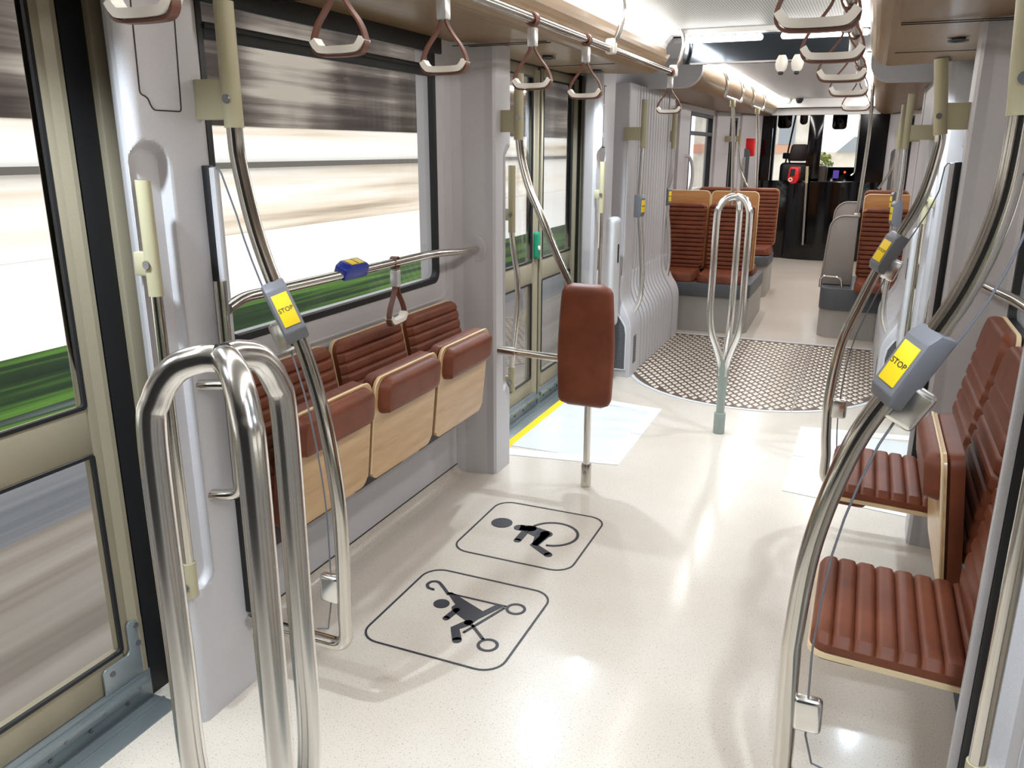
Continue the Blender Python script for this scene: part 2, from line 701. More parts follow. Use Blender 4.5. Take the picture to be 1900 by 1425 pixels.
# pillars with the capsule recess for the door handles
def pillar(y0, y1, cap):
    """left-hand pillar, inner face at x=-1.64; cap 'near' or 'far' tells which corner carries the recess"""
    xi, xw = -1.64, -1.885
    if cap == 'near':
        prof = [(xw, y0 + (.20 if y0 < 3 else .36)), (-1.80, y0 + (.10 if y0 < 3 else .15)), (-1.70, y0 + .022)]
        corner = (xi, y0)
        prof += [(xi - .025 + .025 * math.sin(a), y0 + .004 + .025 - .025 * math.cos(a)) for a in [PI / 2 * j / 6 for j in range(7)]]
        prof += [(xi, y1 - .01), (xi - .01, y1), (-1.80, y1 + .02), (-1.84, y1 + .06)] if y0 < 3 else [(xi, y1 - .01), (xi - .01, y1), (-1.80, y1 + .12), (-1.88, y1 + .14)]
    elif cap == 'far':
        prof = [(-1.845, y0 - .06), (-1.80, y0 - .03), (-1.69, y0), (xi - .012, y0)]
        prof += [(xi, y0 + .012), (xi, y1 - .03)]
        prof += [(xi - .025 + .025 * math.cos(a), y1 - .025 + .025 * math.sin(a)) for a in [PI / 2 * j / 6 for j in range(7)]]
        prof += [(-1.70, y1 - .022), (-1.80, y1 - .10), (xw, y1 - .12)]
    P = []
    for a, b in zip(prof, prof[1:]):
        d = math.dist(a, b)
        k = max(1, int(d / .006))
        for j in range(k):
            P.append((a[0] + (b[0] - a[0]) * j / k, a[1] + (b[1] - a[1]) * j / k))
    P.append(prof[-1])
    s_ = [0]
    for a, b in zip(P, P[1:]):
        s_.append(s_[-1] + math.dist(a, b))
    ci = min(range(len(P)), key=lambda i: math.dist(P[i], (xi, y0 + .045 if cap == 'near' else y1 - .045)))
    sc = s_[ci]
    zs = [-.05, 0]
    z = .0
    while z < 2.3:
        z += .006 if (.38 < z < .54 or 1.54 < z < 1.71) else .06
        zs.append(z)
    rows = []
    for z in zs:
        row = []
        for i, (x, y) in enumerate(P):
            w = .064
            za, zb = .475, 1.605
            dz = max(0, za - z, z - zb)
            d = math.hypot(s_[i] - sc, dz)
            k = max(0, min(1, (w - d) / .022))
            k = k * k * (3 - 2 * k)
            dirx, diry = (-1., .35 if cap == 'near' else -.35)
            row.append((x + dirx * .034 * k, y + diry * .034 * k, z))
        rows.append(row)
    m = MB().grid(rows, True)
    return m


PILL = [('trim_1', 1.512, 1.757, 'near'), ('trim_2', 3.62, 3.82, 'far'), ('trim_3', 5.30, 5.60, 'near')]
for nm, y0, y1, cap in PILL:
    struct(nm, pillar(y0, y1, cap), 'panel')
    pm = mirror(pillar(y0, y1, cap))
    if y0 < 3:
        pm.v = [(p[0] + .022, p[1], p[2]) for p in pm.v]
    struct('trim_%d' % (int(nm[-1]) + 3), pm, 'panel')

# inset cover panels with their dark joint on the near pillars
for k, side in enumerate(SIDES):
    poly = [(1.557, 2.09), (1.550, 1.775), (1.566, 1.770), (1.574, 1.764), (1.578, 1.752), (1.587, 1.739), (1.677, 1.739), (1.692, 2.09)]
    m = MB()
    path = [(-1.639, a, b) for a, b in poly]
    m.band(fillet(path, .008, 3), .002, .003, (1, 0, 0))
    struct('trim_%d' % (24 + k), sidefix(m, side), 'dark')
for k, side in enumerate(SIDES):
    m = MB()
    for (ya, za, yb, zb) in ((5.33, 2.04, 5.37, 2.04), (5.335, 2.04, 5.335, 1.93), (5.33, 1.66, 5.38, 1.66), (5.33, 1.66, 5.33, 1.72)):
        m.box(-1.642, -1.638, min(ya, yb) - .003, max(ya, yb) + .003, min(za, zb) - .003, max(za, zb) + .003)
    m.box(-1.642, -1.638, 5.334, 5.337, 1.75, 1.92)
    struct('trim_%d' % (26 + k), sidefix(m, side), 'black')

# ------------------------------------------------------------------ overhead ducts, coves and ceiling
def duct_profile(dx=0., dz=0., inner=-1.24):
    r = .11
    pts = [(-1.98, 2.125 + dz)]
    cx, cz = inner - r, 2.10 + r + dz
    for j in range(9):
        a = -PI / 2 + PI / 2 * j / 8
        pts.append((cx + r * math.cos(a), cz + r * math.sin(a)))
    return pts


for k, side in enumerate(SIDES):
    pts = duct_profile()
    poly = pts + [(-1.24, 2.235), (-1.26, 2.235), (-1.98, 2.235)]
    m = MB().prism(poly, 'y', -1.2, 5.30)
    # rounded far end
    rows = []
    for j in range(7):
        a = PI / 2 * j / 6
        rows.append([(x, 5.30 + .10 * math.sin(a) * min(1, 1), 2.235 + (z - 2.235) * (1 - .6 * (1 - math.cos(a)))) for x, z in pts])
    m.grid(rows, True)
    struct('trim_%d' % (7 + k), sidefix(m, side), 'duct_wood')
    # white cove above the duct
    m = MB()
    cv = [(-1.30, 2.225), (-1.285, 2.25), (-1.27, 2.285), (-1.235, 2.325), (-1.17, 2.355), (-1.17, 2.372), (-1.98, 2.372), (-1.98, 2.225)]
    m.prism(cv, 'y', -1.2, 5.45)
    struct('trim_%d' % (9 + k), sidefix(m, side), 'white')
    # thin seams across the underside
    m = MB()
    for y in (2.30, 3.55, 3.60, 4.60):
        m.box(-1.82, -1.36, y, y + .006, 2.0975, 2.1005)
    struct('trim_%d' % (28 + k), sidefix(m, side), 'dark')

# ceiling of the front bay: perforated panel
struct('ceiling', MB().box(-1.175, mx(-1.175), -1.2, 5.36, 2.352, 2.372), 'perf')
# far ceiling, its header and coves
m = MB().box(-1.26, mx(-1.26), 5.55, 12.4, 2.30, 2.33)
m.box(-1.95, -1.26, 5.46, 6.46, 2.30, 2.33).box(mx(-1.95), mx(-1.26), 5.46, 6.46, 2.30, 2.33)
struct('ceiling.001', m, 'panel_light')
m = MB()
m.box(-1.30, mx(-1.30), 5.36, 5.44, 2.325, 2.375, .004)
struct('trim_30', m, 'white')
m = MB().box(-1.165, mx(-1.165), 5.44, 5.47, 2.16, 2.33)
m.prism([(5.44, 2.17), (5.56, 2.165), (5.56, 2.30), (5.47, 2.30)], 'x', -1.10, mx(-1.10))
struct('trim_31', m, 'mirror')
m = MB().box(-1.12, mx(-1.12), 5.438, 5.448, 2.158, 2.168)
struct('trim_32', m, 'panel')


def far_duct_inner(y):
    return -1.24 - .004 * (y - 6.5)


for k, side in enumerate(SIDES):
    rows = []
    for y in (6.50, 8.2, 10.2, 12.2):
        inn = far_duct_inner(y)
        rw = [(-1.95, y, 2.10)]
        for j in range(11):
            a = -PI / 2 + PI / 2 * j / 10
            rw.append((inn - .14 + .14 * math.cos(a), y, 2.24 + .14 * math.sin(a)))
        rw.append((inn, y, 2.25))
        rows.append(rw)
    m = MB().grid(rows, True)
    struct('trim_%d' % (11 + k), sidefix(m, side), 'duct_wood')
    # grey end face of that duct
    inn = far_duct_inner(6.48)
    poly = [(-1.95, 2.092)]
    for j in range(11):
        a = -PI / 2 + PI / 2 * j / 10
        poly.append((inn + .008 - .14 + .14 * math.cos(a), 2.232 + .14 * math.sin(a)))
    poly += [(inn + .008, 2.34), (-1.95, 2.34)]
    m = MB().prism(poly, 'y', 6.44, 6.505, bev=.004)
    struct('trim_%d' % (13 + k), sidefix(m, side), 'panel')
    rows = []
    for y in (6.50, 8.2, 10.2, 12.2):
        inn = far_duct_inner(y)
        rows.append([(inn - .03, y, 2.235), (inn - .02, y, 2.262), (inn + .01, y, 2.29), (inn + .09, y, 2.305)])
    m = MB().grid(rows, True)
    struct('trim_%d' % (33 + k), sidefix(m, side), 'white')

# header over the cab partition
m = MB().box(-1.45, mx(-1.45), 12.05, 12.12, 2.19, 2.33, .01)
struct('trim_35', m, 'white')
m = MB().box(-1.35, mx(-1.35), 12.24, 12.34, 2.10, 2.19, .008)
struct('trim_36', m, 'white')
m = MB().box(-1.35, mx(-1.35), 12.32, 12.36, 2.18, 2.32)
struct('trim_37', m, 'panel_dark')
m = MB().box(-1.5, mx(-1.5), 12.4, 14.5, 2.30, 2.34)
struct('ceiling.002', m, 'panel_dark')
m = MB().box(-2.0, .68, -1.3, -1.2, -.06, 2.4)
struct('wall_rear', m, 'black')  # unseen closing wall, black to cut fill light and darken steel reflections
m = MB().box(-2.0, .68, -1.2, 12.6, 2.376, 2.42)
struct('ceiling.003', m, 'panel_dark')

# ------------------------------------------------------------------ gangway casings (bellows cover), both sides
def gang_prof(bulge):
    return [(-1.50 - bulge, -.0), (-1.50 - bulge, .30), (-1.505 - bulge, .40), (-1.53 - bulge, .47), (-1.575 - bulge, .54), (-1.61 - bulge, .62), (-1.625 - bulge, .72), (-1.63 - bulge, .9), (-1.63 - bulge, 2.1)]


def gy(y, z):
    k = max(0., min(1., (z - .45) / .4))
    return y + .20 * k * k * (3 - 2 * k) * max(0., (7.40 - y) / 1.66)


def gang_rows(ys, fn):
    rows = []
    for y in ys:
        pr = [Vector((x, gy(y, z), z)) for x, z in gang_prof(fn(y))]
        rows.append(catmull(pr, 5))
    return rows


for k, side in enumerate(SIDES):
    ys = []
    nr = 12
    y0, y1 = 5.98, 7.16
    for i in range(nr * 14 + 1):
        ys.append(y0 + (y1 - y0) * i / (nr * 14))
    fn = lambda y: .024 * math.exp(-((((y - y0) / (y1 - y0) * nr + .5) % 1 - .5) / .14) ** 2)
    m = MB().grid(gang_rows(ys, lambda y: fn(y) + .004), True)
    struct('trim_%d' % (15 + k), sidefix(m, side), 'panel')
    m = MB()  # seam strips at groove bottoms; their dark tone stands in for groove shade
    for i in range(nr + 1):
        yc = y0 + (y1 - y0) * i / nr
        m.grid(gang_rows([yc - .009, yc + .009], lambda y: .012), True)
    struct('trim_%d' % (45 + k), sidefix(m, side), 'panel_dark')
    m = MB().grid(gang_rows([5.74, 5.745, 5.76, 5.80, 5.965, 5.972], lambda y: .012 if (y < 5.742) else (.004 if y < 5.75 else (.03 if y > 5.97 else 0))), True)
    endp = [(p.x, p.z) for p in catmull([Vector((x, 0, z)) for x, z in gang_prof(.012)], 5)]
    ep = [Vector((x, gy(5.737, z), z)) for x, z in endp]
    m.grid([[Vector((-1.90, p.y, p.z)) for p in ep], ep], True)
    struct('trim_%d' % (17 + k), sidefix(m, side), 'panel')
    m = MB().grid(gang_rows([7.165, 7.17, 7.40, 7.41], lambda y: .03 if y < 7.167 else (.02 if y > 7.405 else 0)), True)
    m.prism(endp + [(-1.90, 2.1), (-1.90, 0)], 'y', 7.40, 7.42)
    struct('trim_%d' % (38 + k), sidefix(m, side), 'panel')
    # black loudspeaker-like grille in the front face, small vent in the side
    g = thing('ventilation_grille', 'black perforated grille at foot of %s gangway casing' % ('left' if side == 'left' else 'right'), 'grille', (-1.6 if side == 'left' else mx(-1.6), 5.735, .06), 'grilles in the gangway casings')
    poly = [(-1.665, .06), (-1.535, .06), (-1.535, .33), (-1.545, .39), (-1.575, .44), (-1.62, .50), (-1.66, .56), (-1.665, .56)]
    part('mesh_panel', sidefix(MB().prism(poly, 'y', 5.728, 5.737), side), 'grille', g)
    fr = [(x, 5.729, z) for x, z in poly]
    part('frame', sidefix(MB().tube(fr + [fr[0]], .007, 6), side), 'panel_light', g)
    sl = thing('side_vent', 'small dark slotted vent in side of %s gangway casing' % side, 'vent', (-1.5 if side == 'left' else mx(-1.5), 5.86, .12), 'small vents in the gangway casings')
    mb = MB()
    for i in range(9):
        mb.box(-1.501, -1.497, 5.83, 5.89, .10 + i * .022, .114 + i * .022)
    part('slat', sidefix(mb, side), 'panel_dark', sl)
    part('vent_plate', sidefix(MB().box(-1.502, -1.4985, 5.82, 5.90, .09, .305), side), 'btn_grey', sl)

# white rounded cover box on the far door pillars
for side in SIDES:
    t = thing('equipment_cover', 'pale rounded cover box with dark slot beside %s ribbed gangway wall' % side, 'cover box', (-1.62 if side == 'left' else mx(-1.62), 5.6, .1), 'cover boxes beside the gangway')
    part('housing', sidefix(MB().box(-1.72, -1.592, 5.50, 5.72, .40, 1.19, .035, 4), side), 'panel_light', t)
    part('slot', sidefix(MB().box(-1.593, -1.5895, 5.62, 5.65, .87, 1.0), side), 'black', t)

# ------------------------------------------------------------------ doors
def door(n, side, y0, y1, ym, name_leaf):
    d = thing('door_%d' % n, None, None, (0, 0, 0), kind='structure')
    xo, xi = -1.945, -1.90
    for (a, b) in ((y0, ym - .012), (ym + .012, y1)):
        lf = thing('door_leaf', None, None)
        lf.parent = d
        f_ = .075
        m = MB()
        bars = [(a, a + f_, .02, 2.12), (b - f_, b, .02, 2.12), (a + f_, b - f_, .83, .965), (a + f_, b - f_, 2.06, 2.12), (a + f_, b - f_, .10, .20)]
        for (p, q_, z0, z1) in bars:
            m.box(xo, xi, p, q_, z0, z1, .006)
        m.prism([(xi - .004, a + .004), (xi - .004, a + .055), (xi + .012, a + .022), (xi + .012, a + .008)], 'z', .1, 2.1)
        m.prism([(xi - .004, b - .055), (xi - .004, b - .004), (xi + .012, b - .008), (xi + .012, b - .022)], 'z', .1, 2.1)
        part('leaf_frame', sidefix(m, side), 'tan_alu', lf)
        m = MB()
        for (z0, z1) in ((.20, .83), (.965, 2.06)):
            ring = rrect(a + f_ - .002, b - f_ + .002, z0 - .002, z1 + .002, .012)
            ring2 = rrect(a + f_ + .008, b - f_ - .008, z0 + .008, z1 - .008, .012)
            rows = [[(x, p, q_) for p, q_ in rg] for x, rg in ((xi + .002, ring), (xi + .002, ring2), (xi - .010, ring2))]
            m.grid(rows, False, True)
        part('glazing_seal', sidefix(m, side), 'black', lf)
        for (z0, z1) in ((.20, .83), (.965, 2.06)):
            part('pane', sidefix(MB().box(xi - .012, xi - .008, a + f_ - .004, b - f_ + .004, z0, z1), side), 'glass', lf)
        m = MB()
        m.box(xo, xi + .012, a, b, -.01, .10, .004)
        m.box(xi, xi + .03, a + .02, b - .02, .055, .085, .004)
        part('bottom_rail', sidefix(m, side), 'sill', lf)
        m = MB()
        yy = a + .1
        while yy < b - .05:
            m.disc((xi + .012, yy, .035), .007, 8, 'x', .004)
            m.disc((xi + .03, yy + .04, .07), .005, 8, 'x', .003)
            yy += .13
        part('screw', sidefix(m, side), 'screw', lf, kind='stuff')
    m = MB()
    m.box(xo, xi + .004, ym - .014, ym + .014, -.01, 2.12)
    m.box(xo, xi + .008, y0 - .08, y0, -.01, 2.13)
    m.box(xo, xi + .008, y1, y1 + .08, -.01, 2.13)
    m.box(xo, xi + .02, y0, y1, 2.12, 2.14)
    part('rubber_seal', sidefix(m, side), 'black', d)
    m = MB()
    m.box(xi - .02, xi + .03, y1 + .075, y1 + .125, -.01, 2.13, .006)
    m.box(xi - .02, xi + .03, y0 - .125, y0 - .075, -.01, 2.13, .006)
    part('door_jamb', sidefix(m, side), 'tan_alu', d)
    m = MB()
    m.box(xo, xi + .12, y0, y1, -.05, .004, .003)
    m.box(xi + .05, xi + .06, y0, y1, .003, .008)
    part('door_sill', sidefix(m, side), 'sill', d)
    return d


d1 = door(1, 'left', -.12, 1.56, .70, '')
d2 = door(2, 'left', 4.10, 5.56, 4.845, '')
d3 = door(3, 'right', 4.10, 5.56, 4.845, '')
d4 = door(4, 'right', -.12, 1.56, .70, '')
# corner bracket of the near door leaf
for d, side in ((d1, 'left'), (d4, 'right')):
    poly = [(1.40, .10), (1.555, .10), (1.555, .285), (1.508, .285), (1.50, .275), (1.50, .195), (1.49, .185), (1.41, .185), (1.40, .175)]
    b = part('corner_bracket', sidefix(MB().prism(poly, 'x', -1.897, -1.889, bev=.002), side), 'sill', d)
    m = MB()
    for (y, z) in ((1.53, .265), (1.53, .205), (1.43, .16)):
        m.disc((-1.889, y, z), .009, 12, 'x', .003)
    part('bracket_screw', sidefix(m, side), 'screw', b)
# green emergency opener on the second left door
e = part('door_opener', MB().prism(rrect(4.775, 4.83, .98, 1.15, .02), 'x', -1.898, -1.872, bev=.004), 'green', d2, 'green door opening button')
part('push_button', MB().disc((-1.872, 4.80, 1.05), .014, 14, 'x', .006), 'handle_white', e)

# recessed downlights over the doors
for (ya, n_) in ((.7, 'near'), (4.62, 'middle')):
    for side in SIDES:
        for dy, wh in ((-.42, 'nearer'), (.42, 'farther')):
            x_ = -1.60 if side == 'left' else mx(-1.60)
            t = thing('downlight', '%s recessed downlight in duct underside above %s %s door' % (wh, side, n_), 'lamp', (x_, ya + dy, 2.09), 'downlights above the doors')
            part('bezel', MB().lathe([(.028, .012), (.03, -.002), (.04, -.004), (.042, .004)], (x_, ya + dy, 2.098), 20), 'panel_dark', t)
            part('reflector', MB().lathe([(0, .002), (.03, .002)], (x_, ya + dy, 2.098), 20), 'mirror', t)
            ld = bpy.data.lights.new('downlight_lamp', 'SPOT')
            ld.energy = 50
            ld.color = (.78, .90, 1.)
            ld.spot_size = math.radians(140)
            ld.spot_blend = 1.
            ld.shadow_soft_size = .025
            lo = bpy.data.objects.new('lamp', ld)
            COL.objects.link(lo)
            lo.parent = t
            lo.location = (0, 0, -.03)

# ------------------------------------------------------------------ threshold mats, pictograms and plate on the floor
for side in SIDES:
    lab = 'white framed pale threshold plate with yellow edge at %s middle door' % side
    t = thing('threshold_plate', lab, 'floor plate', (-1.45 if side == 'left' else mx(-1.45), 4.53, 0), 'threshold plates at the middle doors')
    part('field', sidefix(MB().box(-1.74, -1.16, 4.05, 5.02, .0005, .0022), side), 'mat_grey', t)
    m = MB()
    m.prism([(-1.76, 3.90), (-1.085, 4.005), (-1.165, 4.085), (-1.76, 4.0)], 'z', .0006, .003)
    m.prism([(-1.085, 4.005), (-1.095, 5.075), (-1.165, 5.0), (-1.165, 4.085)], 'z', .0006, .003)
    m.prism([(-1.095, 5.075), (-1.76, 5.16), (-1.76, 5.07), (-1.165, 5.0)], 'z', .0006, .003)
    part('border', sidefix(m, side), 'mat_white', t)
    part('yellow_edge', sidefix(MB().box(-1.785, -1.735, 3.86, 5.2, .0006, .0036), side), 'yellow', t)
    m = MB().box(-1.16, -1.09, 4.53, 4.536, .0028, .0034)
    part('joint', sidefix(m, side), 'btn_grey', t)


def ribbon(m, pts, w, z0=.0006, z1=.0022, closed=False, cap=True):
    P = [Vector((p[0], p[1], 0)) for p in pts]
    L = []; R_ = []
    k = len(P)
    for i in range(k):
        if closed:
            tg = (P[(i + 1) % k] - P[i - 1]).normalized()
        else:
            tg = (P[min(i + 1, k - 1)] - P[max(i - 1, 0)]).normalized()
        nn = Vector((-tg.y, tg.x, 0))
        L.append(P[i] + nn * w / 2); R_.append(P[i] - nn * w / 2)
    rows = [[(a.x, a.y, z0) for a in R_], [(a.x, a.y, z1) for a in R_], [(a.x, a.y, z1) for a in L], [(a.x, a.y, z0) for a in L]]
    if closed:
        m.grid(rows, False, True)
    else:
        m.grid(rows, False)
        if cap:
            for p in (P[0], P[-1]):
                m.disc((p.x, p.y, z0), w / 2, 14, 'z', z1 - z0)


def ring2d(m, c, r, w, n=36, a0=0, a1=360):
    pts = [(c[0] + r * math.cos(math.radians(a0 + (a1 - a0) * i / n)), c[1] + r * math.sin(math.radians(a0 + (a1 - a0) * i / n))) for i in range(n if a1 - a0 >= 360 else n + 1)]
    ribbon(m, pts, w, closed=(a1 - a0 >= 360))


t = thing('floor_pictogram', 'dark outlined pushchair symbol on beige floor, nearer of the two', 'floor sign', (-1.21, 2.35, 0), 'symbols on the floor')
m = MB()
ribbon(m, rrect(-1.478, -.942, 2.077, 2.618, .078, 8), .008, closed=True)
part('outline', m, 'ink', t)
m = MB()
hook = [Vector((a, b, 0)) for a, b in [(-1.386, 2.465), (-1.41, 2.47), (-1.425, 2.492), (-1.418, 2.517), (-1.395, 2.523), (-1.366, 2.503), (-1.315, 2.457)]]
ribbon(m, [(p.x, p.y) for p in catmull(hook, 5)], .013)
ribbon(m, [(-1.315, 2.464), (-1.078, 2.466)], .009)
m.prism([(-1.325, 2.466), (-1.309, 2.475), (-1.142, 2.401), (-1.118, 2.456), (-1.085, 2.463), (-1.136, 2.346), (-1.146, 2.30), (-1.177, 2.322), (-1.221, 2.345), (-1.246, 2.357), (-1.262, 2.38), (-1.257, 2.403)], 'z', .0006, .0022)
ribbon(m, [(-1.146, 2.252), (-1.079, 2.451)], .011)
part('pushchair_frame', m, 'ink', t)
m = MB()
ribbon(m, [(-1.236, 2.37), (-1.246, 2.306)], .026)
ribbon(m, [(-1.158, 2.312), (-1.187, 2.262), (-1.147, 2.199)], .034)
m.disc((-1.308, 2.387, .0006), .031, 24, 'z', .0016)
part('child_figure', m, 'ink', t)
m = MB()
ribbon(m, [(-1.139, 2.303), (-1.066, 2.240)], .012)
ring2d(m, (-1.036, 2.215), .033, .011)
part('wheel', m, 'ink', t)
m = MB()
ring2d(m, (-1.036, 2.464), .033, .011)
part('wheel', m, 'ink', t)

t = thing('floor_pictogram', 'dark outlined wheelchair user symbol on beige floor, farther of the two', 'floor sign', (-1.21, 3.06, 0), 'symbols on the floor')
m = MB()
ribbon(m, rrect(-1.481, -.948, 2.793, 3.333, .078, 8), .008, closed=True)
part('outline', m, 'ink', t)
m = MB()
m.disc((-1.378, 3.108, .0006), .049, 28, 'z', .0016)
ribbon(m, [(-1.283, 3.095), (-1.236, 3.104)], .056)
ribbon(m, [(-1.246, 3.097), (-1.245, 2.975)], .034)
ribbon(m, [(-1.236, 3.104), (-1.15, 3.082)], .058)
ribbon(m, [(-1.15, 3.082), (-1.163, 2.965), (-1.075, 2.907)], .036)
m.prism([(-1.26, 3.07), (-1.13, 3.06), (-1.145, 2.96), (-1.17, 2.96), (-1.19, 3.04), (-1.235, 3.06)], 'z', .0006, .0022)
part('seated_figure', m, 'ink', t)
m = MB()
ring2d(m, (-1.125, 3.095), .112, .013, 40, -82, 158)
part('wheel', m, 'ink', t)

# checkered plate of the articulation
t = thing('articulation_plate', 'brown steel floor plate with raised diamonds in the gangway', 'floor plate', (-.66, 6.3, 0))
R0, CY = .93, 6.22
arc = []
for i in range(25):
    a = math.radians(198 + 144 * i / 24)
    arc.append((-.66 + R0 * math.cos(a), CY + R0 * math.sin(a)))
poly = arc + [(.26, 7.40), (-1.59, 7.40)]
part('plate', MB().prism(poly, 'z', .0004, .003), 'plate', t)
m = MB()
xx = -1.58
ri = 0
yy = 5.32
while yy < 7.38:
    xx = -1.56 + (.034 if ri % 2 else 0)
    while xx < .25:
        ok = yy > CY - .25 or math.hypot(xx + .66, yy - CY) < R0 - .05
        if ok:
            a_, b_ = .021, .040
            m.add([(xx - a_, yy, .003), (xx, yy - b_, .003), (xx + a_, yy, .003), (xx, yy + b_, .003), (xx - a_ * .55, yy, .0055), (xx, yy - b_ * .6, .0055), (xx + a_ * .55, yy, .0055), (xx, yy + b_ * .6, .0055)],
                  [(4, 5, 6, 7), (0, 1, 5, 4), (1, 2, 6, 5), (2, 3, 7, 6), (3, 0, 4, 7)])
        xx += .068
    yy += .052
    ri += 1
part('tread_pattern', m, 'diamond', t)
m = MB()
for xs_ in (-.885, -.305):
    m.box(xs_ - .004, xs_ + .004, 5.36, 7.4, .003, .0062)
part('plate_seam', m, 'shell', t)
m = MB()
ribbon(m, [(a * 1.0, b) for a, b in arc], .03, .0006, .0042, cap=False)
part('edge_strip', m, 'panel_light', t)
m = MB()
ribbon(m, [(-1.60, 7.425), (.28, 7.425)], .045, .0006, .006, cap=False)
part('threshold_strip', m, 'panel_light', t)
pass

# ------------------------------------------------------------------ tripod grab poles
def tripod(label, x, y, top, baseh, group):
    t = thing('grab_pole', label, 'grab pole', (x, y, 0), group)
    r = .0195
    R = .104
    for a in (206, 326, 86):
        ca, sa = math.cos(math.radians(a)), math.sin(math.radians(a))
        P = [(.018, .36), (.022, .44), (.05, .53), (.085, .62), (R, .74), (R, .95), (R, top - .14), (R - .012, top - .075), (R - .04, top - .035), (R - .075, top - .021), (.008, top - .02)]
        part('loop_tube', MB().tube([(x + ca * u, y + sa * u, z) for u, z in P], r, 16, 6), 'satin', t)
    part('stem', MB().lathe([(.0, .46), (.03, .46), (.034, .40), (.031, .34), (.025, .26), (.024, .10), (.024, .12), (0, .1)], (x, y, 0), 20), 'greysteel', t)
    part('floor_socket', MB().lathe([(0, 0), (.034, 0), (.034, .125), (.031, .13), (0, .13)], (x, y, 0), 24), 'greysteel', t)
    return t


tripod('steel three-loop grab pole standing near camera by left door', -.755, .80, 1.405, .13, 'three-loop grab poles')
tripod('steel three-loop grab pole standing before the diamond floor plate', -.675, 4.762, 1.415, .13, 'three-loop grab poles')


# ------------------------------------------------------------------ stop buttons
def stop_button(parent, pos, tang, face, housing='btn_grey', size=1.):
    """box clamped on a tube: long axis along tang, sticker towards face"""
    tz = Vector(tang).normalized()
    fy = Vector(face)
    fy = (fy - tz * fy.dot(tz)).normalized()
    fx = fy.cross(tz)
    R_ = Matrix((fx, fy, tz)).transposed().to_4x4()
    X = Matrix.Translation(Vector(pos)) @ R_ @ Matrix.Scale(size, 4)
    m = MB()
    poly = [(-.03, -.085), (.018, -.085), (.035, -.06), (.035, .06), (.018, .085), (-.03, .085)]
    m.prism(poly, 'x', -.03, .03, bev=.004)
    m.xf(X)
    h = part('stop_button', m, housing, parent, 'clamped stop request button')
    m = MB().box(-.022, .022, .0345, .0375, -.045, .045, .002)
    m.xf(X)
    s_ = part('sticker', m, 'yellow', h)
    lt = lettering('STOP', .017)
    Rt = Matrix(((0, -1, 0, 0), (0, 0, 1, .0382), (1, 0, 0, 0), (0, 0, 0, 1)))
    # text reads along the long axis
    lt.v = [(-p[0], .0378 + p[2], p[1]) for p in lt.v]
    lt.xf(X)
    part('lettering', lt, 'ink', s_)
    return h


def screw_on(parent, pos, axis):
    m = MB().disc(pos, .011, 14, axis, .004)
    part('screw', m, 'screw', parent)


# ------------------------------------------------------------------ curved handrails with glass screens
YN, YF = 1.74, 3.70


def handrail(side, yp, pts, foot, xin, label, ztop, sleeve_z, bracket_z, btn=None, r=.021):
    """pts: (x,z) path in the plane y=yp from top to bottom"""
    t = thing('curved_handrail', label, 'handrail', (pts[-1][0], yp, 0), 'curved handrails by the doors')
    P = catmull([Vector((x, yp, z)) for x, z in pts], 8)
    if foot:
        P = P[:-1] + fillet([P[-1], Vector((pts[-1][0], yp, foot[1])), Vector((foot[0], yp, foot[1]))], .085, 8)
    tube = [p for p in P if p.z < sleeve_z + .01]
    slv = [p for p in P if p.z >= sleeve_z]
    part('rail_tube', MB().tube(tube, r, 18), 'steel', t)
    part('sleeve', MB().tube(slv, r + .004, 18), 'olive', t)
    xb = slv[len(slv) // 2].x
    b = part('bracket', MB().box(min(xb, xin), max(xb, xin), yp - .012, yp + .012, bracket_z - .05, bracket_z + .05, .003), 'olive', t)
    sg = 1 if side == 'left' else -1
    screw_on(t, (xb + sg * .004, yp - r - .007, bracket_z), 'y')
    if btn:
        k = min(range(len(P)), key=lambda i: abs(P[i].z - btn))
        tg = (P[k + 1] - P[k - 1])
        if tg.z < 0:
            tg = -tg
        stop_button(t, P[k] + Vector((0, -.006, 0)), tg, (sg * .75, -.65, 0))
    return t, P


pts_nl = [(-1.528, 2.0), (-1.527, 1.70), (-1.520, 1.60), (-1.486, 1.437), (-1.43, 1.281), (-1.363, 1.139), (-1.311, .962), (-1.280, .75), (-1.272, .58), (-1.276, .333)]
h1, P1 = handrail('left', YN, pts_nl, (-1.64, .225), -1.64, 'curved steel handrail with olive sleeve before the three folded seats', 2.0, 1.695, 1.77, 1.235)
pts_nr = [(.215, 2.0), (.228, 1.80), (.234, 1.694), (.226, 1.545), (.188, 1.393), (.115, 1.237), (.032, 1.067), (-.026, .833), (-.045, .60), (-.045, .499), (-.038, .293)]
h2, P2 = handrail('right', YN, pts_nr, (.32, .20), .32, 'big curved steel handrail beside lowered seat at right front', 2.0, 1.70, 1.77, 1.235, r=.0225)
pts_fr = [(.197, 1.985), (.226, 1.75), (.23, 1.646), (.19, 1.44), (.088, 1.217), (.02, 1.03), (-.038, .839), (-.060, .60), (-.056, .442), (-.045, .33)]
h3, P3 = handrail('right', YF, pts_fr, (.32, .19), .32, 'curved steel handrail behind the far lowered seat by right middle door', 1.985, 1.70, 1.775, 1.235)


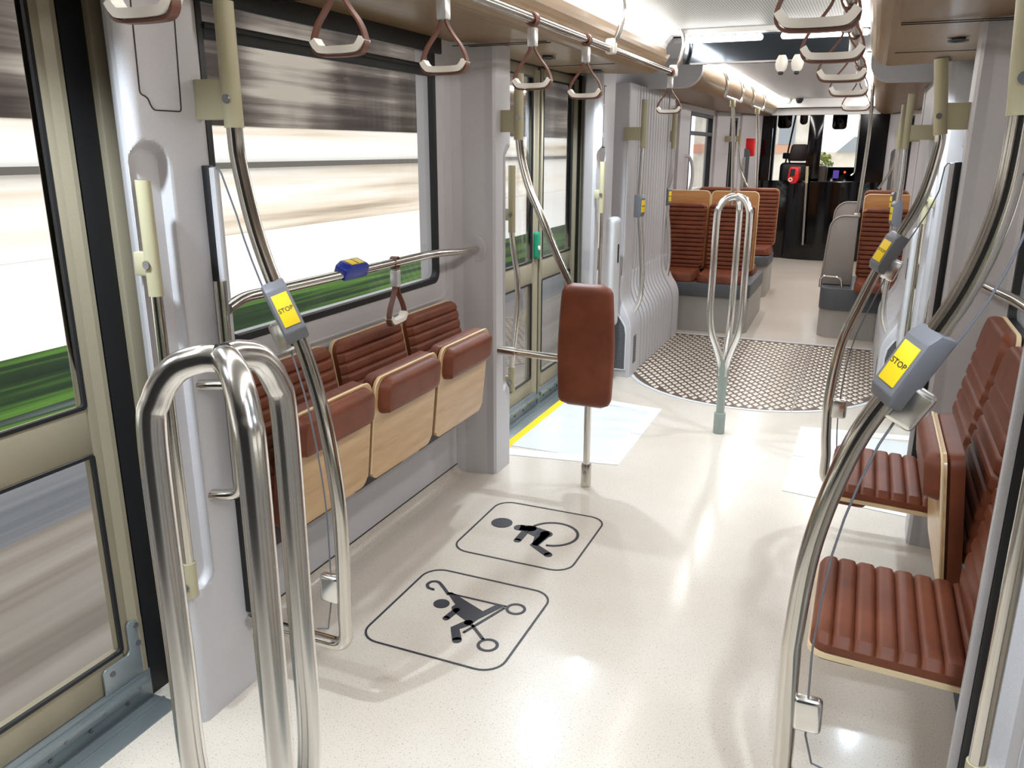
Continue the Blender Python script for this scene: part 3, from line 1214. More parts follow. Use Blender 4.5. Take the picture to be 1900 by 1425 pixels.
def screen(side, yp, P, xw, zb, label, clip_z):
    """clear glass between pillar and curved rail"""
    sg = 1 if side == 'left' else -1
    t = thing('glass_screen', label, 'glass screen', (xw, yp, zb), 'glass screens by the curved handrails')
    edge = []
    for p in P:
        if p.z < 1.5 and p.z > zb + .06:
            edge.append((p.x - sg * (.045 + .02 * max(0, (p.z - 1.25))), p.z))
    edge = edge[::3]
    z0 = edge[0]
    poly = [(xw, zb), (xw, 1.60), (xw + sg * .035, 1.60)] + [(xw + sg * .045, 1.585)] + edge + [(edge[-1][0] - sg * .02, zb + .01), (edge[-1][0] - sg * .06, zb)]
    part('pane', MB().prism(poly, 'y', yp - .003, yp + .003), 'glass', t)
    rim = [(x, yp, z) for x, z in poly[1:]]
    part('polished_edge', MB().tube(rim, .0026, 6), 'btn_grey', t)
    part('mounting_strip', MB().box(xw - .012, xw + .012, yp - .012, yp + .012, zb, 1.605, .003), 'black', t)
    part('edge_profile', MB().box(xw + sg * .012, xw + sg * .03, yp - .010, yp + .010, zb, 1.60, .002), 'panel', t)
    for cz in clip_z:
        k = min(range(len(P)), key=lambda i: abs(P[i].z - cz) + (0 if P[i].z > zb else 9))
        tg = (P[k + 1] - P[k - 1]).normalized()
        if tg.z < 0:
            tg = -tg
        nn = Vector((-sg * abs(tg.z), 0, sg * tg.x * 1)).normalized()
        R_ = Matrix((nn, Vector((0, 1, 0)), tg)).transposed().to_4x4()
        m = MB().box(.012, .078, -.016, .016, -.045, .045, .012, 3)
        m.xf(Matrix.Translation(P[k]) @ R_)
        part('glass_clamp', m, 'satin', t)
    return t


screen('left', YN, P1, -1.630, .26, 'clear glass screen beside curved handrail at left front', (1.18, .42))
screen('right', YN, P2, .330, .25, 'clear glass screen beside big curved handrail at right front', (1.18, .40))
screen('right', YF, P3, .308, .28, 'clear glass screen by right middle door, behind far seat', (1.18, .55))

# ------------------------------------------------------------------ wheelchair backrest board, pole and bar
t = thing('backrest_board', 'tall brown padded wheelchair backrest on steel pole', 'backrest', (-1.16, 3.67, 0))
X = Matrix.Translation((-1.178, 3.665, .425)) @ Matrix(((1, 0, 0, 0), (0, 0, -1, 0), (0, 1, 0, 0), (0, 0, 0, 1)))
m = MB()
# shaped outline: narrower rounded top, fuller below
rows = []
H = .61
cc = []
for i in range(33):
    v = i / 32
    z = v * H
    w = .142 - .020 * max(0, (v - .45) / .55) ** 1.5 - .008 * max(0, (.4 - v) / .4)
    rb = .05
    d = min(z, H - z)
    if d < rb:
        w -= rb * .95 - math.sqrt(max(0, rb * rb - (rb - d) ** 2)) * .95
    cc.append((w, z, d))
for (w, z, d) in cc:
    ring = []
    th = .042 * math.sqrt(min(1, max(.0, d / .03))) + .002
    for j in range(28):
        a = 2 * PI * j / 28
        cx_ = math.copysign(abs(math.cos(a)) ** .45, math.cos(a))
        sx_ = math.copysign(abs(math.sin(a)) ** .7, math.sin(a))
        ring.append(X @ Vector((w * cx_, z, th * sx_)))
    rows.append(ring)
m.grid(rows, True, True)
m.add(rows[0], [tuple(range(28))], True)
m.add(rows[-1], [tuple(range(28))], True)
part('pad', m, 'leather', t)
part('pole', MB().tube([(-1.16, 3.67, .0), (-1.16, 3.67, .46)], .0175, 16), 'satin', t)
s_ = part('floor_socket', MB().lathe([(0, 0), (.026, 0), (.026, .115), (.024, .12), (0, .12)], (-1.16, 3.67, 0), 20), 'steel', t)
part('set_screw', MB().disc((-1.16, 3.64, .08), .009, 12, 'y', .006), 'screw', s_)
P = catmull([Vector((x, 3.70, z)) for x, z in ((-1.55, 1.70), (-1.535, 1.60), (-1.495, 1.47), (-1.44, 1.355), (-1.36, 1.18), (-1.275, 1.015), (-1.24, .95))], 8)
part('rail_tube', MB().tube(P, .019, 16), 'steel', t)
part('sleeve', MB().tube([(-1.552, 3.70, 1.985), (-1.552, 3.70, 1.69)], .0225, 16), 'olive', t)
part('bracket', MB().box(-1.645, -1.55, 3.688, 3.712, 1.725, 1.825, .003), 'olive', t)
screw_on(t, (-1.545, 3.672, 1.79), 'y')
b = part('cross_bar', MB().tube([(-1.64, 3.66, .668), (-1.20, 3.66, .655)], .0185, 16), 'steel', t)
part('bar_sleeve', MB().tube([(-1.645, 3.66, .668), (-1.545, 3.66, .665)], .0235, 16), 'satin', b)


# ------------------------------------------------------------------ door handles in the recesses
def grab(label, side, y, x, z0, z1, c0, c1, bow, stubs, dy):
    t = thing('grab_bar', label, 'grab handle', (x if side == 'left' else mx(x), y, z0), 'grab handles on the door pillars')
    pts = [(x, y, z1), (x, y, z1 - c1), (x + bow, y + dy, (z0 + z1) / 2 - .05), (x, y, z0 + c0), (x, y, z0)]
    pts = [Vector(p) for p in pts]
    P = catmull(pts, 8) if bow or dy else pts
    part('handle_tube', sidefix(MB().tube(P, .015, 14), side), 'steel', t)
    part('upper_sleeve', sidefix(MB().tube([(x, y, z1), (x, y, z1 - c1)], .0185, 14), side), 'olive', t)
    part('lower_sleeve', sidefix(MB().tube([(x, y, z0 + c0), (x, y, z0)], .0185, 14), side), 'olive', t)
    for z in stubs:
        part('wall_stub', sidefix(MB().box(x - .05, x, y - .012, y + .012, z - .03, z + .03, .004), side), 'olive', t)
        m = MB().disc((x, y - .0225, z), .011, 14, 'y', .004)
        part('screw', sidefix(m, side), 'screw', t)
    return t


for side in SIDES:
    grab('upright steel handle with olive ends on %s front pillar' % side, side, 1.516, -1.628, .435, 1.575, .105, .285, 0, (1.37, .47), 0)
    grab('bowed steel handle with olive ends on pillar before %s middle door' % side, side, 3.845, -1.648, .40, 1.57, .13, .33, .035, (1.33, .45), 0)
    grab('steel handle with olive end on pillar beyond %s middle door' % side, side, 5.30, -1.625, .43, 1.57, .13, .33, 0, (1.36, .47), 0)


# ------------------------------------------------------------------ gangway poles
def gpole(label, side, y, xs, group='hooked poles along the gangway'):
    t = thing('gangway_pole', label, 'pole', ((xs[0]) if side == 'left' else mx(xs[0]), y, .35), group)
    pts = [(xs[0], 1.66), (xs[0] - .005, 1.45), (xs[1], 1.25), (xs[2], .95), (xs[2] + .015, .72), (xs[2] + .005, .56), (xs[3] + .035, .46), (xs[3], .40)]
    P = catmull([Vector((x, y, z)) for x, z in pts], 7)
    part('rail_tube', sidefix(MB().tube(P, .0185, 14), side), 'satin', t)
    part('sleeve', sidefix(MB().tube([(xs[0], y, 1.985), (xs[0], y, 1.655)], .0215, 14), side), 'olive', t)
    part('bracket', sidefix(MB().box(-1.66, xs[0], y - .012, y + .012, 1.71, 1.80, .003), side), 'olive', t)
    foot = P[-1]
    part('foot_socket', sidefix(MB().tube([P[-4], P[-1] + (P[-1] - P[-4]).normalized() * .02], .027, 12), side), 'olive', t)
    pb = P[min(range(len(P)), key=lambda i: abs(P[i].z - 1.25))]
    px = pb.x if side == 'left' else mx(pb.x)
    stop_button(t, (px, y, 1.25), (0, 0, 1), (1 if side == 'left' else -1, -.35, 0), size=.95)
    return t


gpole('hooked pole with stop button at near end of left ribbed wall', 'left', 5.93, (-1.522, -1.53, -1.50, -1.575))
gpole('hooked pole with stop button at far end of left ribbed wall', 'left', 7.28, (-1.60, -1.635, -1.60, -1.67))
gpole('hooked pole with stop button at near end of right ribbed wall', 'right', 5.93, (-1.50, -1.50, -1.51, -1.575))
gpole('hooked pole with stop button at far end of right ribbed wall', 'right', 7.28, (-1.50, -1.52, -1.52, -1.60))

# ------------------------------------------------------------------ window rail with post, and its mirror
for side in SIDES:
    lab = 'steel window rail with upright end post above folded seats' if side == 'left' else 'steel window rail above seats on right wall'
    t = thing('window_rail', lab, 'rail', (-1.67 if side == 'left' else mx(-1.67), 2.7, 1.2), 'rails under the bay windows')
    if side == 'left':
        P = fillet([(-1.585, 1.712, 1.225), (-1.63, 1.83, 1.235), (-1.665, 2.0, 1.225), (-1.668, 3.05, 1.222), (-1.715, 3.45, 1.185), (-1.735, 3.63, 1.178)], .1, 6)
        part('rail_tube', MB().tube(P, .0165, 16), 'steel', t)
        pp = fillet([(-1.565, 1.675, 1.31), (-1.565, 1.675, .69), (-1.645, 1.64, .69)], .06, 8)
        part('end_post', MB().tube(pp, .0165, 16), 'steel', t)
        part('wall_stub', MB().tube([(-1.645, 1.64, 1.02), (-1.565, 1.675, 1.02)], .0165, 14), 'steel', t)
    else:
        P = fillet([(.396, 3.63, 1.165), (.40, 3.2, 1.20), (.445, 2.72, 1.222), (.475, 2.3, 1.215), (.53, 2.1, 1.20)], .12, 6)
        part('rail_tube', MB().tube(P, .0165, 16), 'steel', t)
    part('rosette', sidefix(MB().prism(rrect(-1.80, -1.685, 1.115, 1.24, .055), 'y', 3.605, 3.622, bev=.003), side), 'panel', t)
    if side == 'left':
        k = Vector((-1.667, 2.44, 1.235))
        stop_button(t, k, (0, 1, 0), (.35, -.1, .9), 'btn_blue', .85)

# ------------------------------------------------------------------ folding seats
def tilt(p0, p1, yc, w):
    """matrix mapping pad (u,v,n): v from p0 to p1 in local x/z, u along +y, n towards the aisle"""
    a = Vector((p0[0], 0, p0[1])); b = Vector((p1[0], 0, p1[1]))
    ev = (b - a).normalized()
    eu = Vector((0, 1, 0))
    en = eu.cross(ev)
    return Matrix(((eu.x, ev.x, en.x, a.x), (eu.y, ev.y, en.y, yc), (eu.z, ev.z, en.z, a.z), (0, 0, 0, 1))), (b - a).length


def seat_back(root, ztop, w, ribs, head, rc=.05):
    k = (ztop - .47) / .61
    p0, p1 = (.125, .49), (.125 - .105 * k, ztop)
    X, h = tilt(p0, p1, 0, w)
    part('backrest_shell', MB().pad(w, h, .014, 0, rc, X, side=1.), 'wood_edge', root, world=False)
    X2 = X @ Matrix.Translation((0, 0, .014))
    part('backrest_cushion', MB().pad(w - .006, h - .004, .038, ribs, rc, X2, head=head), 'leather', root, world=False)
    part('wall_mount', MB().box(.0, .10, -w / 2 + .05, w / 2 - .05, .33, .50, .01), 'dark', root, world=False)


def fold_seat(folded, ztop, w=.475, ribs=6, head=0., rc=.05):
    t = thing('folding_seat', 'seat', 'seat', (0, 0, 0), 'folding seats along the bay walls')
    seat_back(t, ztop, w, ribs, head, rc)
    if folded:
        p0, p1 = (.195, .425), (.238, .835)
        X, h = tilt(p0, p1, 0, w)
        part('seat_cushion', MB().pad(w - .01, h, .045, 0, .04, X @ Matrix.Translation((0, 0, -.045)) @ Matrix.Scale(1, 4), side=.8), 'leather', t, world=False)
        sh = part('seat_shell', MB().pad(w, h, .016, 0, .045, X, side=1.), 'wood', t, world=False)
        # lip of the cushion wrapping over the front edge
        X3 = X @ Matrix.Translation((0, h - .150, .0155))
        part('front_bolster', MB().pad(w - .035, .145, .044, 0, .05, X3, side=.12, em=.045), 'leather', t, world=False)
        rim = [X @ Vector((u, v, .012)) for u, v in fillet2(w, h)]
        part('shell_edge', MB().tube(rim, .0045, 6), 'wood_edge', sh, world=False)
    else:
        p0, p1 = (.135, .452), (.535, .468)
        X, h = tilt(p0, p1, 0, w)
        # cushion faces up: n points to -z for this tilt, so flip
        Xf = X @ Matrix(((-1, 0, 0, 0), (0, 1, 0, 0), (0, 0, -1, 0), (0, 0, 0, 1)))
        part('seat_shell', MB().pad(w, h, .014, 0, .045, Xf @ Matrix.Translation((0, 0, -.016)), side=1.), 'wood_edge', t, world=False)
        part('seat_cushion', MB().pad(w - .006, h - .004, .042, 8, .045, Xf), 'leather', t, world=False)
        part('front_bolster', MB().pad(w - .05, .13, .032, 0, .04, X @ Matrix.Translation((0, h - .14, .016)), side=.12, em=.04), 'leather', t, world=False)
        part('support_arm', MB().box(.06, .30, -.02, .02, .40, .437, .006), 'black', t, world=False)
    return t


def fillet2(w, h):
    r = .045
    pts = [(-w / 2, .03)]
    pts += [(-w / 2, h - r)]
    pts += [(-w / 2 + r - r * math.cos(a), h - r + r * math.sin(a)) for a in [PI / 2 * j / 6 for j in range(1, 7)]]
    pts += [(w / 2 - r + r * math.sin(a), h - r + r * math.cos(a)) for a in [PI / 2 * j / 6 for j in range(0, 7)]]
    pts += [(w / 2, .03)]
    return pts


seatL = fold_seat(True, .955, ribs=10, head=.10)
for i, (y, lab) in enumerate(((2.175, 'folded brown seat with wooden underside behind the curved handrail'),
                              (2.678, 'folded brown seat, middle of three under left window'),
                              (3.190, 'folded brown seat beside the wheelchair backrest board'))):
    o = seatL if i == 0 else copy_tree(seatL)
    o.location = (WL, y, 0)
    o['label'] = lab
for i, (y, lab) in enumerate(((2.125, 'lowered brown ribbed seat nearest camera at right front'),
                              (3.140, 'lowered brown ribbed seat behind the folded right seat'))):
    if i == 0:
        seatR = fold_seat(False, 1.08, ribs=9, head=.24, rc=.085)
        o = seatR
    else:
        o = copy_tree(seatR)
    o.location = (mx(WL), y, 0)
    o.rotation_euler = (0, 0, PI)
    o['label'] = lab
o = fold_seat(True, 1.08, ribs=9, head=.24, rc=.085)
o.location = (mx(WL), 2.632, 0)
o.rotation_euler = (0, 0, PI)
o['label'] = 'folded brown seat with wooden back between two lowered right seats'
single('heater_box', MB().box(.42, .52, 2.45, 3.35, .0, .33, .01), 'navy', 'dark blue box under right wall seats', 'box')

# ------------------------------------------------------------------ strap rails and hanging straps
for side in SIDES:
    t = thing('strap_rail', 'overhead steel strap rail below %s duct' % side, 'rail', (-1.2 if side == 'left' else mx(-1.2), 2.2, 2.1), 'overhead strap rails')
    part('rail_tube', sidefix(MB().tube([(-1.2, -.4, 2.105), (-1.2, 5.36, 2.105)], .0165, 16), side), 'steel', t)
    for y in (.55, 1.95, 3.98, 5.33):
        b = part('hanger_arm', sidefix(MB().tube([(-1.165, y, 2.35), (-1.145, y, 2.30), (-1.145, y, 2.24), (-1.165, y, 2.17), (-1.195, y, 2.115)], .0135, 12, 6), side), 'satin', t)
        part('clamp', sidefix(MB().box(-1.222, -1.172, y - .022, y + .022, 2.082, 2.15, .01), side), 'handle_white', b)


def strap_proto():
    t = thing('hanging_strap', 'strap', 'strap', (0, 0, 0), 'hanging straps')
    # origin at the rail axis
    ring = [(.022 * math.cos(a), 0, .022 * math.sin(a)) for a in [2 * PI * j / 20 for j in range(21)]]
    part('rail_loop', MB().band(ring, .028, .006, (0, 1, 0)), 'strap', t, world=False)
    part('clip', MB().box(-.016, .016, -.017, .017, -.094, -.028, .005), 'clip', t, world=False)
    lp = [(0.006, 0, -.084), (.013, 0, -.108), (.033, 0, -.138), (.057, 0, -.168), (.0715, 0, -.198), (.073, 0, -.222), (.060, 0, -.238), (.03, 0, -.242), (-.03, 0, -.242), (-.060, 0, -.238), (-.073, 0, -.222), (-.0715, 0, -.198), (-.057, 0, -.168), (-.033, 0, -.138), (-.013, 0, -.108), (-.006, 0, -.084)]
    part('leather_loop', MB().band(lp, .021, .0055, (0, 1, 0), 5), 'strap', t, world=False)
    hb = [Vector(p) for p in [(-.070, 0, -.206), (-.058, 0, -.222), (-.04, 0, -.2285), (.04, 0, -.2285), (.058, 0, -.222), (.070, 0, -.206)]]
    part('hand_grip', MB().band(hb, .031, .017, (0, 1, 0), 4), 'handle_white', t, world=False)
    return t


straps = [('left', 1.165, 'brown strap with white grip at upper left edge, nearest of left row'),
          ('left', 1.755, 'brown strap over curved handrail, second of left row'),
          ('left', 2.29, 'brown strap with white grip before left window corner'),
          ('left', 2.99, 'brown strap with white grip over the middle pillar sleeve'),
          ('left', 3.615, 'brown strap with white grip before left middle door'),
          ('left', 5.27, 'brown strap at far end of the left rail'),
          ('right', 1.73, 'large near strap with white grip at top of right row'),
          ('right', 2.34, 'strap with white grip, second of right row'),
          ('right', 3.02, 'strap with white grip, third of right row'),
          ('right', 3.83, 'strap with white grip, fourth of right row'),
          ('right', 5.28, 'strap with white grip at far end of right row')]
sp0 = strap_proto()
for i, (side, y, lab) in enumerate(straps):
    o = sp0 if i == 0 else copy_tree(sp0)
    o.location = (-1.2 if side == 'left' else mx(-1.2) - .005, y, 2.105)
    o['label'] = lab
o = copy_tree(sp0)
o.location = (-1.668, 2.735, 1.222)
o.rotation_euler = (0, 0, math.radians(97))
o['label'] = 'brown strap hanging from window rail over folded seats'

# ------------------------------------------------------------------ lights
for k, side in enumerate(SIDES):
    t = thing('cove_light', 'long white light strip in %s ceiling cove' % side, 'ceiling light', (-1.22 if side == 'left' else mx(-1.22), 2, 2.33), 'cove light strips')
    for (a, b) in ((.0, 1.30), (1.36, 3.66), (3.72, 5.30)):
        mb = MB()
        mb.prism([(-1.262, 2.284), (-1.232, 2.3195), (-1.176, 2.3475), (-1.174, 2.342), (-1.228, 2.314), (-1.257, 2.281)], 'y', a, b)
        part('diffuser', sidefix(mb, side), 'lamp', t)
    t = thing('cove_light', 'white light strip in far %s cove beyond the gangway' % side, 'ceiling light', (-1.2 if side == 'left' else mx(-1.2), 8.4, 2.28), 'cove light strips')
    mb = MB()
    rows = []
    for y in (6.52, 9.0, 12.1):
        inn = far_duct_inner(y)
        rows.append([(inn - .008, y, 2.268), (inn + .085, y, 2.298), (inn + .085, y, 2.302), (inn - .008, y, 2.272)])
    mb.grid(rows, False, True)
    part('diffuser', sidefix(mb, side), 'lamp_far', t)
for (a, b, lab) in ((-1.175, -.69, 'white light bar over gangway, left of pair'), (-.585, -.10, 'white light bar over gangway, right of pair')):
    single('gangway_light', MB().prism(rrect(a, b, 2.283, 2.318, .016), 'y', 5.425, 5.442), 'lamp', lab, 'ceiling light', 'light bars over the gangway')

cam_ = None
for x, lab in ((-.565, 'white dome camera under gangway header, left of pair'), (-.475, 'white dome camera under gangway header, right of pair')):
    t = thing('dome_camera', lab, 'camera', (x, 5.40, 2.17), 'dome cameras')
    part('housing', MB().lathe([(.0, 0), (.022, 0), (.034, -.025), (.036, -.045), (.03, -.075), (.02, -.088), (0, -.09)], (x, 5.40, 2.185), 20), 'handle_white', t)
    part('mount', MB().box(x - .02, x + .02, 5.39, 5.45, 2.165, 2.19, .004), 'handle_white', t)
    part('lens', MB().lathe([(0, 0), (.015, 0), (.016, -.012), (.01, -.02), (0, -.021)], (x, 5.395, 2.098), 16), 'black', t)

for x, z, mt, lab in ((-1.116, 2.285, 'handle_white', 'small white dome fitting on ceiling before the cab'), (-.976, 2.285, 'black', 'small dark dome fitting on ceiling before the cab')):
    t = thing('ceiling_dome', lab, 'camera', (x, 11.9, z), 'dome fittings before the cab')
    part('dome', MB().lathe([(0, .03), (.05, .03), (.048, -.01), (.03, -.045), (0, -.055)], (x, 11.9, z), 18), mt, t)

# ------------------------------------------------------------------ far seats across the car
def row_seat(w, z0, ztop, cushion=True, ribs=15):
    """faces -y; origin at floor, back's front face at y=0"""
    t = thing('passenger_seat', 'seat', 'seat', (0, 0, 0), 'seats beyond the gangway')
    X = Matrix(((1, 0, 0, 0), (0, .10, -1, 0), (0, 1, .10, z0), (0, 0, 0, 1)))
    h = ztop - z0
    part('backrest_shell', MB().pad(w, h, .02, 0, .05, X @ Matrix.Translation((0, 0, -.03)), side=1.), 'wood_x', t, world=False)
    part('backrest_cushion', MB().pad(w - .01, h - .01, .045, ribs, .05, X @ Matrix.Translation((0, .005, -.01)), per=6), 'leather', t, world=False)
    Xs = Matrix(((1, 0, 0, 0), (0, -1, 0, .0), (0, 0, 1, z0 - .06), (0, 0, 0, 1)))
    part('seat_cushion', MB().pad(w - .01, .43, .075, 0, .06, Xs @ Matrix.Translation((0, .0, 0)), side=.3), 'leather', t, world=False)
    return t


def back_seat(w, z0, ztop):
    """faces +y; wooden back towards the camera"""
    t = thing('passenger_seat', 'seat', 'seat', (0, 0, 0), 'seats beyond the gangway')
    h = ztop - z0
    X = Matrix(((1, 0, 0, 0), (0, 0, -1, 0), (0, 1, 0, z0), (0, 0, 0, 1)))
    part('backrest_shell', MB().pad(w, h, .016, 0, .05, X, side=1.), 'wood_x', t, world=False)
    part('backrest_cushion', MB().pad(w - .01, h - .01, .04, 0, .05, X @ Matrix.Translation((0, .004, -.04)), side=1.), 'leather', t, world=False)
    rim = [X @ Vector((u, v, .014)) for u, v in fillet2(w, h)]
    part('shell_edge', MB().tube(rim, .006, 6), 'wood_edge', t, world=False)
    Xs = Matrix(((1, 0, 0, 0), (0, 1, 0, .02), (0, 0, 1, z0 - .04), (0, 0, 0, 1)))
    part('seat_cushion', MB().pad(w - .01, .40, .07, 0, .06, Xs, side=.3), 'leather', t, world=False)
    return t


rs = row_seat(.435, .53, 1.155)
bs = back_seat(.44, .51, 1.265)
rs3 = row_seat(.44, .60, 1.235)
specs = [(rs, -1.617, 7.97, 'ribbed brown seat facing camera beside left gangway pole'),
         (rs, -1.172, 7.97, 'ribbed brown seat facing camera beside the left aisle edge'),
         (bs, -1.617, 8.13, 'wooden seat back behind left ribbed seats, by the window'),
         (bs, -1.165, 8.13, 'wooden seat back behind left ribbed seats, by the aisle'),
         (rs3, -1.595, 9.68, 'farther brown seat facing camera, showing only its top edge'),
         (rs3, -1.135, 9.68, 'farther brown seat facing camera beside black cab wall'),
         (rs, .185, 7.97, 'ribbed brown seat facing camera on the right of the aisle'),
         (bs, .192, 8.13, 'wooden seat back behind the right ribbed seat'),
         (rs3, .18, 9.68, 'farther brown seat top behind the right wooden seat back')]
used = set()
for (p, x, y, lab) in specs:
    o = p if id(p) not in used else copy_tree(p)
    used.add(id(p))
    o.location = (x, y, 0)
    o['label'] = lab

# pedestals
def pedestal(label, x0, x1, y0, y1, zt, zb, out):
    t = thing('seat_pedestal', label, 'pedestal', ((x0 + x1) / 2, (y0 + y1) / 2, 0), 'seat pedestals beyond the gangway')
    rr = .12
    if out > 0:
        poly = [(x0, y0)] + [(x1 - rr + rr * math.sin(a), y0 + rr - rr * math.cos(a)) for a in [PI / 2 * j / 8 for j in range(9)]] + [(x1, y1), (x0, y1)]
    else:
        poly = [(x1, y0), (x1, y1), (x0, y1)] + [(x0 + rr - rr * math.cos(a), y0 + rr - rr * math.sin(a)) for a in [PI / 2 * j / 8 for j in range(9)]]
    part('plinth', MB().prism(poly, 'z', -.01, zb), 'ped', t)
    cx_ = (x0 + x1) / 2
    g = [(cx_ + (px - cx_) * 1.02, y0 - .03 + (py - y0) * 1.0) for px, py in poly]
    part('seat_tray', MB().prism(g, 'z', zb + .002, zt, bev=.008), 'panel_dark', t)
    return t


pedestal('grey pedestal with dark tray under left ribbed seats', -1.82, -.905, 7.56, 8.62, .465, .335, 1)
pedestal('grey pedestal with dark tray under right ribbed seat', -.30, .36, 7.72, 8.62, .465, .27, -1)
pedestal('dark seat base by the black cab wall on the left', -1.80, -.93, 9.20, 9.75, .53, .42, 1)

# grey shells with low chrome handle on the aisle side of the right seat
for (y, x0, x1, zt, lab) in ((7.93, -.285, -.055, 1.085, 'grey shell panel beside right ribbed seat, before the aisle'), (8.55, -.28, -.06, 1.17, 'grey shell panel behind the nearer grey shell')):
    r = .12
    poly = [(x0 - .03, .47), (x1, .47), (x1, zt)] + [(x0 + r - r * math.sin(a), zt - r + r * math.cos(a)) for a in [PI / 2 * j / 8 for j in range(9)]]
    t = thing('seat_shell', lab, 'seat shell', ((x0 + x1) / 2, y, .47), 'grey shells beside the right seats')
    part('panel', MB().prism(poly, 'y', y - .03, y + .03, bev=.012), 'shell', t)
    part('edge_trim', MB().tube([(a, y - .028, b) for a, b in poly[2:]] + [(x0 - .03, y - .028, .50)], .008, 6), 'shell', t)
t = thing('low_grab_bar', 'low bent chrome handle below the grey shell panel', 'handle', (-.22, 7.80, .46), None)
part('handle_tube', MB().tube(fillet([(-.31, 7.78, .46), (-.31, 7.78, .565), (-.14, 7.76, .555), (-.125, 7.76, .46)], .06, 8), .012, 12), 'steel', t)

# upright poles with bent frames under the far duct
def upright(label, x, y, z0, z1, frame, xs=None):
    t = thing('upright_pole', label, 'pole', (x, y, z0), 'upright poles beyond the gangway')
    P = [(x, y, z1), (x + .02, y + (.08 if frame else 0), (z0 + z1) / 2 + .1), (x + (.04 if frame else 0), y + (.14 if frame else 0), z0)]
    part('pole', MB().tube(P, .016, 14, 8), 'steel', t)
    if frame:
        part('socket', MB().box(x - .024, x + .024, y - .024, y + .024, z1 - .05, z1 + .02, .008), 'olive', t)
        fr = fillet([(x - .03, y - .47, 2.29), (x + .02, y - .46, 2.20), (x, y - .45, z1 + .015), (x, y + .47, z1 + .015), (x + .02, y + .46, 2.20), (x - .03, y + .47, 2.29)], .05, 6)
        part('hanger_frame', MB().tube(fr, .013, 12), 'satin', t)
    else:
        part('foot', MB().box(x - .03, x + .03, y - .02, y + .02, z0 - .01, z0 + .03, .008), 'satin', t)
    return t


upright('upright pole with bent hanger frame by left far windows', -1.20, 7.78, 1.15, 2.06, True)
upright('upright pole with bent hanger frame near the cab wall', -1.20, 9.50, 1.23, 2.06, True)
upright('tall upright pole on the grey shell panel', -.075, 7.96, 1.08, 2.27, False)
# curved far handrails
for side, lab in (('left', 'small curved handrail before red box pillar'), ('right', 'small curved handrail at far right wall')):
    t = thing('curved_handrail', lab, 'handrail', (-1.45 if side == 'left' else mx(-1.45), 10.9, 1.2), 'curved handrails by the doors')
    P = [(-1.56, 10.9, 1.72), (-1.565, 10.9, 1.60), (-1.53, 10.9, 1.42), (-1.46, 10.9, 1.27), (-1.42, 10.9, 1.20)]
    part('rail_tube', sidefix(MB().tube(P, .015, 12, 6), side), 'steel', t)
    part('sleeve', sidefix(MB().tube([(-1.56, 10.9, 1.89), (-1.56, 10.9, 1.70)], .018, 12), side), 'olive', t)
    part('bracket', sidefix(MB().box(-1.78, -1.56, 10.888, 10.912, 1.74, 1.81, .003), side), 'olive', t)
for side in SIDES:
    t = thing('grab_bar', 'short upright handle in far %s pillar recess' % side, 'grab handle', (-1.57 if side == 'left' else mx(-1.57), 11.6, 1.0), 'grab handles on the door pillars')
    part('handle_tube', sidefix(MB().tube([(-1.575, 11.55, 1.0), (-1.575, 11.55, 1.55)], .014, 12), side), 'steel', t)
    part('recess', sidefix(MB().prism(rrect(-1.64, -1.52, .95, 1.66, .055), 'y', 11.60, 11.62), side), 'panel_dark', t)
# D handle on window panel
t = thing('pull_bar', 'grey curved pull handle by left far window', 'handle', (-1.8, 8.8, 1.3))
part('bow', MB().tube([(-1.82, 8.8, 1.58), (-1.77, 8.85, 1.57), (-1.735, 8.87, 1.46), (-1.735, 8.87, 1.30), (-1.77, 8.85, 1.18), (-1.82, 8.8, 1.17)], .017, 12, 5), 'panel', t)
# red boxes
t = thing('red_box', 'flat red wall box on pillar beside the cab', 'box', (-1.57, 11.6, 1.62))
part('cover', MB().prism(rrect(-1.62, -1.47, 1.56, 1.79, .025), 'y', 11.64, 11.72, bev=.01), 'red', t)
part('lock', MB().disc((-1.545, 11.639, 1.62), .014, 14, 'y', .004), 'clip', t)

# windows in the far walls
for n, side in ((3, 'left'), (4, 'right')):
    fr = MB()
    pn = MB()
    for (a, b, z0, z1) in ((7.75, 8.15, 1.02, 2.04), (9.15, 10.5, 1.02, 2.04), (11.12, 11.36, 1.02, 2.04)):
        fr.add(*slab(a, a + .035, z0, z1, -.004, .05))
        fr.add(*slab(b - .035, b, z0, z1, -.004, .05))
        fr.add(*slab(a, b, z1 - .035, z1, -.005, .05))
        fr.add(*slab(a, b, z0, z0 + .03, -.005, .05))
        if b - a > .6:
            fr.add(*slab(a, b, 1.80, 1.84, -.005, .05))
        pn.add(*slab(a, b, z0, z1, .03, .035))
    window(n, side, fr, pn)

# ------------------------------------------------------------------ driver's cab
t = thing('cab_partition', 'gloss black partition wall with windows before the driver cab', 'partition', (-.66, 12.3, .15))
yp = 12.30
m = MB()
L, R_ = -1.56, mx(-1.56)
m.box(L, R_, yp, yp + .04, .1, 1.23, .004)
m.box(L, -1.325, yp, yp + .04, 1.225, 2.19)
m.box(-.85, -.665, yp - .01, yp + .05, 1.225, 2.30, .01)
m.box(-.205, R_, yp, yp + .04, 1.225, 2.19)
part('wall_panel', m, 'gloss_black', t)
m = MB()
rows = []
for z in (.15, .2, .5, 1.0, 1.22):
    rows.append([(-.60 + .46 * math.cos(a), yp + .01 - .13 * math.sin(a), z) for a in [PI * j / 16 for j in range(17)]])
part('curved_door', MB().grid(rows, True), 'gloss_black', t)
part('left_pane', MB().box(-1.325, -.85, yp + .018, yp + .022, 1.225, 2.19), 'glass', t)
part('right_pane', MB().box(-.665, -.205, yp + .018, yp + .022, 1.225, 2.19), 'glass', t)
